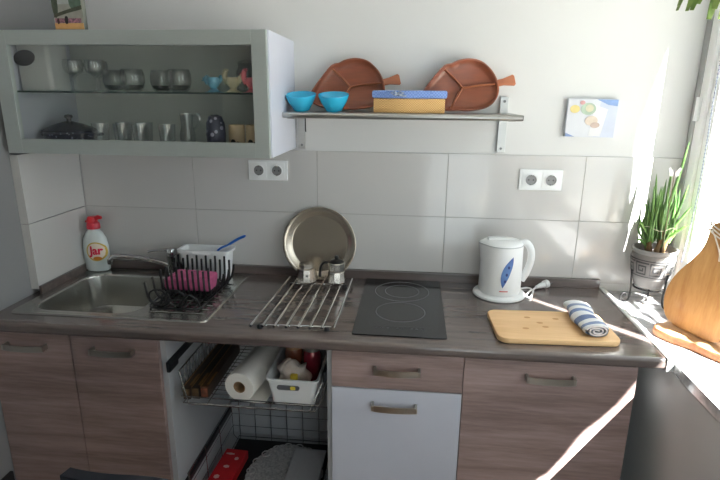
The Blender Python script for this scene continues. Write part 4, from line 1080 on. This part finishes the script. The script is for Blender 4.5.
obj('strap_leaves', b, mat('bright_leaf_green', (122, 142, 74), .5, rgb2=(86, 110, 50), nscale=18), hp)

# ------------------------------------------------------------------ things in the baskets
zb1 = .6030
for k, (x, m_, lb) in enumerate(((-.474, (44, 30, 22), 'dark brown wrap carton, leftmost in the upper basket'), (-.446, (30, 22, 20), 'blackish wrap carton between two others in upper basket'), (-.418, (62, 40, 26), 'brown and gold wrap carton beside the paper roll'))):
    t = thing('wrap_carton', lb, 'box', (x, -.37, zb1), 'wrap cartons in the upper basket')
    b = MB(); b.box(x-.0128, x+.0128, -.53+.006*k, -.21+.01*k, zb1, zb1+.044, .002); obj('carton', b, mat('printed_carton', m_, .4, noise=.3, nscale=25), t)
    b = MB(); b.box(x-.0130, x-.0095, -.529+.006*k, -.212+.01*k, zb1+.0435, zb1+.0447)
    b.box(x+.004, x+.0115, -.515+.006*k, -.44+.01*k, zb1+.0435, zb1+.0447); obj('gold_print', b, mat('gold_print', (130, 94, 48), .4, noise=.3, nscale=60), t)
    b = MB(); b.box(x-.011, x+.011, -.5312+.006*k, -.529+.006*k, zb1+.006, zb1+.038); obj('end_flap', b, mat('carton_end', (150, 84, 62) if k == 2 else (96, 76, 48), .5, rgb2=(60, 40, 30), nscale=60), t)
pr = thing('paper_towel_roll', 'white kitchen paper roll lying in the upper basket', 'paper roll', (-.27, -.39, zb1))
pa, pb_ = Vector((-.296, -.522, zb1+.0525)), Vector((-.262, -.27, zb1+.0525)); dv = (pb_-pa).normalized()
Mr = Matrix.Translation(pa) @ dv.to_track_quat('Z', 'Y').to_matrix().to_4x4(); Lr = (pb_-pa).length
b = MB(); b.lathe([(.021, 0), (.050, 0), (.052, .003), (.052, Lr-.003), (.050, Lr), (.021, Lr), (.021, 0)], (0, 0, 0), 40, Mr); obj('paper', b, paper, pr)
b = MB(); b.lathe([(.0185, .001), (.0208, .001), (.0208, Lr-.001), (.0185, Lr-.001), (.0185, .001)], (0, 0, 0), 28, Mr); obj('cardboard_core', b, card_m, pr)
b = MB()
sdv = Vector((dv.y, -dv.x, 0))
b.grid(lambda u, v: pa+dv*(v*Lr*.98+.002)+sdv*(u*.085+.004)+Vector((0, 0, -.0505+.008*u*u+.003*sin(u*6+v*5)*u)), 8, 10, .0006); obj('loose_sheet', b, paper, pr)
wbk = thing('white_storage_basket', 'white plastic storage basket with grip hole in the upper wire basket', 'basket', (-.115, -.41, zb1))
bx0, bx1, by0, by1 = -.200, -.034, -.535, -.300
q = MB(); t = bmesh.new(); R = []
for g, z, r in ((.014, zb1+.0005, .016), (0, zb1+.094, .018), (-.005, zb1+.094, .018), (-.005, zb1+.099, .018), (.003, zb1+.099, .016), (.0165, zb1+.005, .014)):
    R.append([t.verts.new((p[0], p[1], z)) for p in rrect(bx0+g, bx1-g, by0+g, by1-g, r, 4)])
for A, B in zip(R, R[1:]):
    for k in range(len(A)): t.faces.new((A[k], A[(k+1) % len(A)], B[(k+1) % len(A)], B[k]))
t.faces.new(R[0]); t.faces.new(R[-1]); bmesh.ops.recalc_face_normals(t, faces=t.faces); q._merge(t); obj('tub_body', q, white_plastic2, wbk)
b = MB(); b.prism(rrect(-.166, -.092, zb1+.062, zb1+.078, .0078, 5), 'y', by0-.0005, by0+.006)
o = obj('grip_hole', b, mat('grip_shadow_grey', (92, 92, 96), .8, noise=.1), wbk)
b = MB(); b.prism(rrect(-.122, -.105, zb1+.064, zb1+.076, .004, 3), 'y', by0-.0012, by0+.004); obj('yellow_tag', b, mat('yellow_tag', (212, 190, 60), .5, noise=.1), wbk)
bg = thing('paper_bag', 'crumpled white printed bag in the white storage basket', 'bag', (-.13, -.46, zb1+.006))
random.seed(3)
def crum(co):
    k = .009; return (co.x+k*sin(co.z*90+co.y*60), co.y+k*sin(co.x*80+co.z*50), co.z+k*sin(co.x*75+co.y*70))
b = MB(); b.ball((-.128, -.462, zb1+.068), (.054, .040, .055), 28, sub=crum); b.ball((-.155, -.455, zb1+.105), (.022, .024, .022), 18, sub=crum); b.ball((-.095, -.455, zb1+.098), (.018, .022, .022), 18, sub=crum)
obj('bag_body', b, mat('bag_white', (216, 208, 200), .85, rgb2=(186, 160, 146), nscale=22), bg)
b = MB(); b.box(-.128, -.104, -.512, -.495, zb1+.080, zb1+.102, .004); obj('yellow_print', b, mat('bag_yellow', (214, 184, 58), .6, noise=.1), bg)
jr = thing('jar_with_red_filling', 'tall glass jar with red filling in the white storage basket', 'jar', (-.080, -.375, zb1+.006))
b = MB(); b.lathe([(0, 0), (.030, 0), (.032, .004), (.032, .105), (.027, .118), (.027, .124), (0, .124)], (-.080, -.375, zb1+.0065), 28); obj('jar_body', b, mat('red_berry_filling', (138, 40, 56), .25, noise=.3, nscale=40, coat=.5), jr)
b = MB(); b.lathe([(0, 0), (.029, 0), (.029, .014), (.027, .016), (0, .016)], (-.080, -.375, zb1+.131), 28); obj('jar_lid', b, mat('jar_lid_grey', (150, 146, 140), .4, .5, noise=.1), jr)
jo = thing('amber_jar', 'amber brown jar at the back of the white storage basket', 'jar', (-.147, -.368, zb1+.006))
b = MB(); b.lathe([(0, 0), (.028, 0), (.030, .004), (.030, .11), (.026, .122), (0, .122)], (-.147, -.368, zb1+.0065), 28); obj('jar_body', b, mat('amber_filling', (140, 74, 50), .3, noise=.3, nscale=40, coat=.5), jo)
b = MB(); b.lathe([(0, 0), (.028, 0), (.028, .013), (0, .015)], (-.147, -.368, zb1+.129), 28); obj('jar_lid', b, mat('jar_lid_brown', (150, 110, 80), .5, noise=.1), jo)
# lower basket
zb2 = .1236
b = MB(); b.box(-.470, -.060, -.52, -.085, zb2, zb2+.004, .001); tag(obj('black_mat', b, mat('black_mat', (20, 20, 22), .6, noise=.2)), 'black mat lining the lower wire basket', 'mat')
zb3 = zb2+.0043
rbx = thing('red_box', 'flat red printed box in the lower basket', 'box', (-.425, -.30, zb3))
Mb = Matrix.Translation((-.444, -.345, 0)) @ Matrix.Rotation(radians(-3), 4, 'Z')
b = MB(); b.box(-.046, .046, -.16, .145, zb3, zb3+.035, .002, 2, Mb); obj('carton', b, mat('red_carton', (196, 28, 38), .45, noise=.1, nscale=30), rbx)
b = MB()
for x, y, w_, h_ in ((-.018, .115, .034, .010), (.018, .09, .016, .016), (-.005, .04, .022, .014), (-.02, -.02, .020, .020), (.016, -.05, .016, .022), (-.006, -.10, .04, .01)): b.prism([(x+w_*.5*cos(2*pi*k/12)*(1+.2*(k % 2)), y+h_*.5*sin(2*pi*k/12)*(1+.2*(k % 2))) for k in range(12)], 'z', zb3+.0349, zb3+.0354, 0, Mb)
obj('white_print', b, mat('carton_white_print', (224, 190, 186), .5, noise=.1), rbx)
dl = thing('lace_doily', 'white lace edged doily spread in the lower basket', 'doily', (-.21, -.26, zb3))
b = MB(); t = bmesh.new(); na = 96; cdl = (-.218, -.285)
R = []
for rr in (0, .3, .6, .85, 1):
    ringv = []
    for k in range(na):
        a = 2*pi*k/na; sc = 1+.05*abs(sin(a*9))*(rr == 1); ringv.append(t.verts.new((cdl[0]+.145*rr*sc*cos(a), cdl[1]+.175*rr*sc*sin(a), zb3+.0045+.003*sin(a*5+rr*4)*rr)))
        if rr == 0: break
    R.append(ringv)
for k in range(na): t.faces.new((R[0][0], R[1][k], R[1][(k+1) % na]))
for A, B in zip(R[1:], R[2:]):
    for k in range(na): t.faces.new((A[k], B[k], B[(k+1) % na], A[(k+1) % na]))
bmesh.ops.recalc_face_normals(t, faces=t.faces); bmesh.ops.solidify(t, geom=list(t.faces), thickness=.0015)
b._merge(t)
lace = mat('lace_cotton', (206, 204, 204), .9, rgb2=(160, 160, 162), nscale=120); obj('lace', b, lace, dl)
b = MB()
for k in range(18):
    a = 2*pi*k/18; c_ = (cdl[0]+.135*cos(a), cdl[1]+.165*sin(a)); b.tube([(c_[0]+.017*cos(2*pi*i/14), c_[1]+.017*sin(2*pi*i/14), zb3+.0085) for i in range(14)], .0026, 6, True)
obj('lace_loops', b, lace, dl)
b = MB(); b.box(-.205, -.072, -.50, -.145, zb3+.012, zb3+.022, .004); 
tag(obj('folded_napkin', b, mat('pale_grey_cotton', (196, 196, 200), .9, noise=.06, nscale=60)), 'pale grey folded cloth lying on the lace doily', 'cloth')

# ------------------------------------------------------------------ chair in the foreground
ch = thing('dining_chair', 'dark navy chair whose back top shows at the bottom left', 'chair', (-.35, -1.3, 0))
def backrest(u, v):
    x = -.503+u*.31; s = u*2-1
    zt_ = .781-.010*max(0, -s)-.045*max(0, s)**3; z = .47+v*(zt_-.47); return (x, -1.10-.02*(1-s*s), z)
b = MB(); b.grid(backrest, 20, 8, .028); obj('backrest', b, navy, ch)
b = MB(); b.rbox(-.545, -.155, -1.56, -1.14, .43, .48, .04, .012); obj('seat', b, navy, ch)
for x in (-.485, -.215):
    for y, lean in ((-1.115, -.0), (-1.50, 0)):
        b = MB(); b.tube([(x, y, 0), (x, y, .43 if y < -1.2 else .49)], .016, 12); obj('leg', b, mat('dark_leg', (28, 26, 28), .5, noise=.1), ch)

# ------------------------------------------------------------------ outdoors: added blocker panels, out of view, that cut the sun into stripes
PY = 1.0
sx, sy, sz = -1, PY, -1.475           # way the sunlight travels
XO = 3.4
def outside(Y, Z): return (Y-PY*(XO-1.3), Z+1.475*(XO-1.3))
ya, za, yb, zb_ = -.13-PY*.644, 1.820, -.51-PY*.30, 1.3125       # where the gap runs, carried back to the window plane
def slit(Z): return yb+(Z-za)*0+(Z-zb_)*(ya-yb)/(za-zb_)
blocker_mb = MB()
def panel(pts): blocker_mb.prism([outside(*p) for p in pts], 'x', XO, XO+.012)
wav = [(-2.6, 1.353)]
random.seed(2)
for k in range(40):
    Y = -2.6+k*((slit(1.335)-.012+2.6)/40); wav.append((Y+.006, 1.353+.010*sin(k*1.7)+.006*sin(k*4.1)))
panel(wav+[(slit(1.335), 1.335), (slit(1.86), 1.86), (slit(1.86), 2.9), (-2.6, 2.9)])
panel([(slit(1.335)+.052, 1.335), (-.26*PY, 1.335), (-.26*PY, 1.86), (-.20*PY, 2.05), (-.20*PY, 2.9), (slit(1.86)-.001, 2.9), (slit(1.86)-.001, 1.86), (slit(1.82)-.001, 1.82), (slit(1.795)+.028, 1.795)])
panel([(-.20*PY-.001, 2.045), (.4, 2.045), (.4, 2.9), (-.20*PY-.001, 2.9)])
panel([(-4.2, -.2), (-2.55, -.2), (-2.55, 4.2), (-4.2, 4.2)])
panel([(-2.9, -.4), (-1.5, -.4), (-1.5, 1.38), (-2.9, 1.38)])
blocker_obj = struct('sun_blocker', blocker_mb, mat('sun_blocker_grey', (120, 116, 108), .9, noise=.1)); blocker_obj['label'] = 'added sun blocker outside the window, out of view'
# unseen tree outside, leaves placed to mottle the light on the back half of the sill
tw_ = MB(); random.seed(9)
for k in range(150):
    Y, Z = random.uniform(-.74, -.27), random.uniform(.95, 1.335); p = outside(Y, Z)
    r = random.uniform(.012, .028); a = random.random()*pi
    tw_.prism([(p[0]+r*cos(t_+a)*(1.7 if True else 1), p[1]+.8*r*sin(t_+a)) for t_ in [2*pi*i/8 for i in range(8)]], 'x', XO+.02*(k % 7), XO+.02*(k % 7)+.003)
tr = thing('sill_shade_tree', 'unseen leafy tree outside, its leaves placed to mottle sill light', 'tree', (XO+.05, -1.1, 0))
obj('foliage', tw_, leaf_m, tr)
q = MB(); pY, pZ = outside(-.45, 1.0); q.tube([(XO+.22, pY, 0), (XO+.20, pY, pZ-.2), (XO+.16, pY, pZ+.35)], [.05, .02, .008], 10); obj('trunk', q, stem_m, tr)
b = MB(); b.box(1.36, 9, -8, 6, -.25, -.15); struct('trim_6', b, mat('garden_paving', (176, 172, 164), .9, noise=.1))['label'] = 'pale ground outside the window'

# ------------------------------------------------------------------ light
W = bpy.data.worlds.new('daylight'); S.world = W; W.use_nodes = True
N = W.node_tree.nodes; L = W.node_tree.links
bgn = N['Background']; bgn.inputs['Color'].default_value = (.85, .94, 1.0, 1); bgn.inputs['Strength'].default_value = 3.6
sun = bpy.data.lights.new('sun', 'SUN'); sun.energy = 150; sun.angle = radians(.25); sun.color = (1, .985, .96)
so2 = bpy.data.objects.new('sun', sun); COL.objects.link(so2)
so2.rotation_euler = Vector((sx, sy, sz)).to_track_quat('-Z', 'Y').to_euler(); so2.location = (5, -2, 6)
pl_ = bpy.data.lights.new('window_portal', 'AREA'); pl_.shape = 'RECTANGLE'; pl_.size = -WY-.1; pl_.size_y = WT-WB-.02
pl_.cycles.is_portal = True
po = bpy.data.objects.new('window_portal', pl_); COL.objects.link(po); po.location = (1.325, WY/2, (WB+WT)/2)
po.rotation_euler = Matrix(((0, 0, 1), (-1, 0, 0), (0, -1, 0))).transposed().to_euler()
po.rotation_euler = Vector((-1, 0, 0)).to_track_quat('-Z', 'Z').to_euler()

p2 = bpy.data.lights.new('door_portal', 'AREA'); p2.shape = 'RECTANGLE'; p2.size = DX1-DX0-.1; p2.size_y = DZ-.1; p2.cycles.is_portal = True
po2 = bpy.data.objects.new('door_portal', p2); COL.objects.link(po2); po2.location = ((DX0+DX1)/2, YF-.145, DZ/2)
po2.rotation_euler = Vector((0, 1, 0)).to_track_quat('-Z', 'Z').to_euler()

# ------------------------------------------------------------------ camera
yaw, pitch, roll, f = .0985, -.2685, .01, 520.62
cy, sy_, cp_, sp_, cr, sr = cos(yaw), sin(yaw), cos(pitch), sin(pitch), cos(roll), sin(roll)
r_ = Vector((cy, sy_, 0)); fw = Vector((-sy_*cp_, cy*cp_, sp_)); u_ = r_.cross(fw)
r2 = r_*cr+u_*sr; u2 = u_*cr-r_*sr
cam = bpy.data.cameras.new('camera'); cam.sensor_width = 36; cam.lens = f/720*36; cam.clip_start = .02
co_ = bpy.data.objects.new('camera', cam); COL.objects.link(co_)
co_.matrix_world = Matrix(((r2.x, u2.x, -fw.x, .2433), (r2.y, u2.y, -fw.y, -1.9947), (r2.z, u2.z, -fw.z, 1.5796), (0, 0, 0, 1)))
S.camera = co_
S.view_settings.view_transform = 'Standard'; S.view_settings.look = 'None'; S.view_settings.gamma = 1
S.view_settings.use_curve_mapping = False; S.view_settings.exposure = -0.16
S.cycles.use_denoising = True; S.cycles.max_bounces = 10; S.cycles.diffuse_bounces = 6; S.cycles.transparent_max_bounces = 16
S.cycles.sample_clamp_indirect = 6
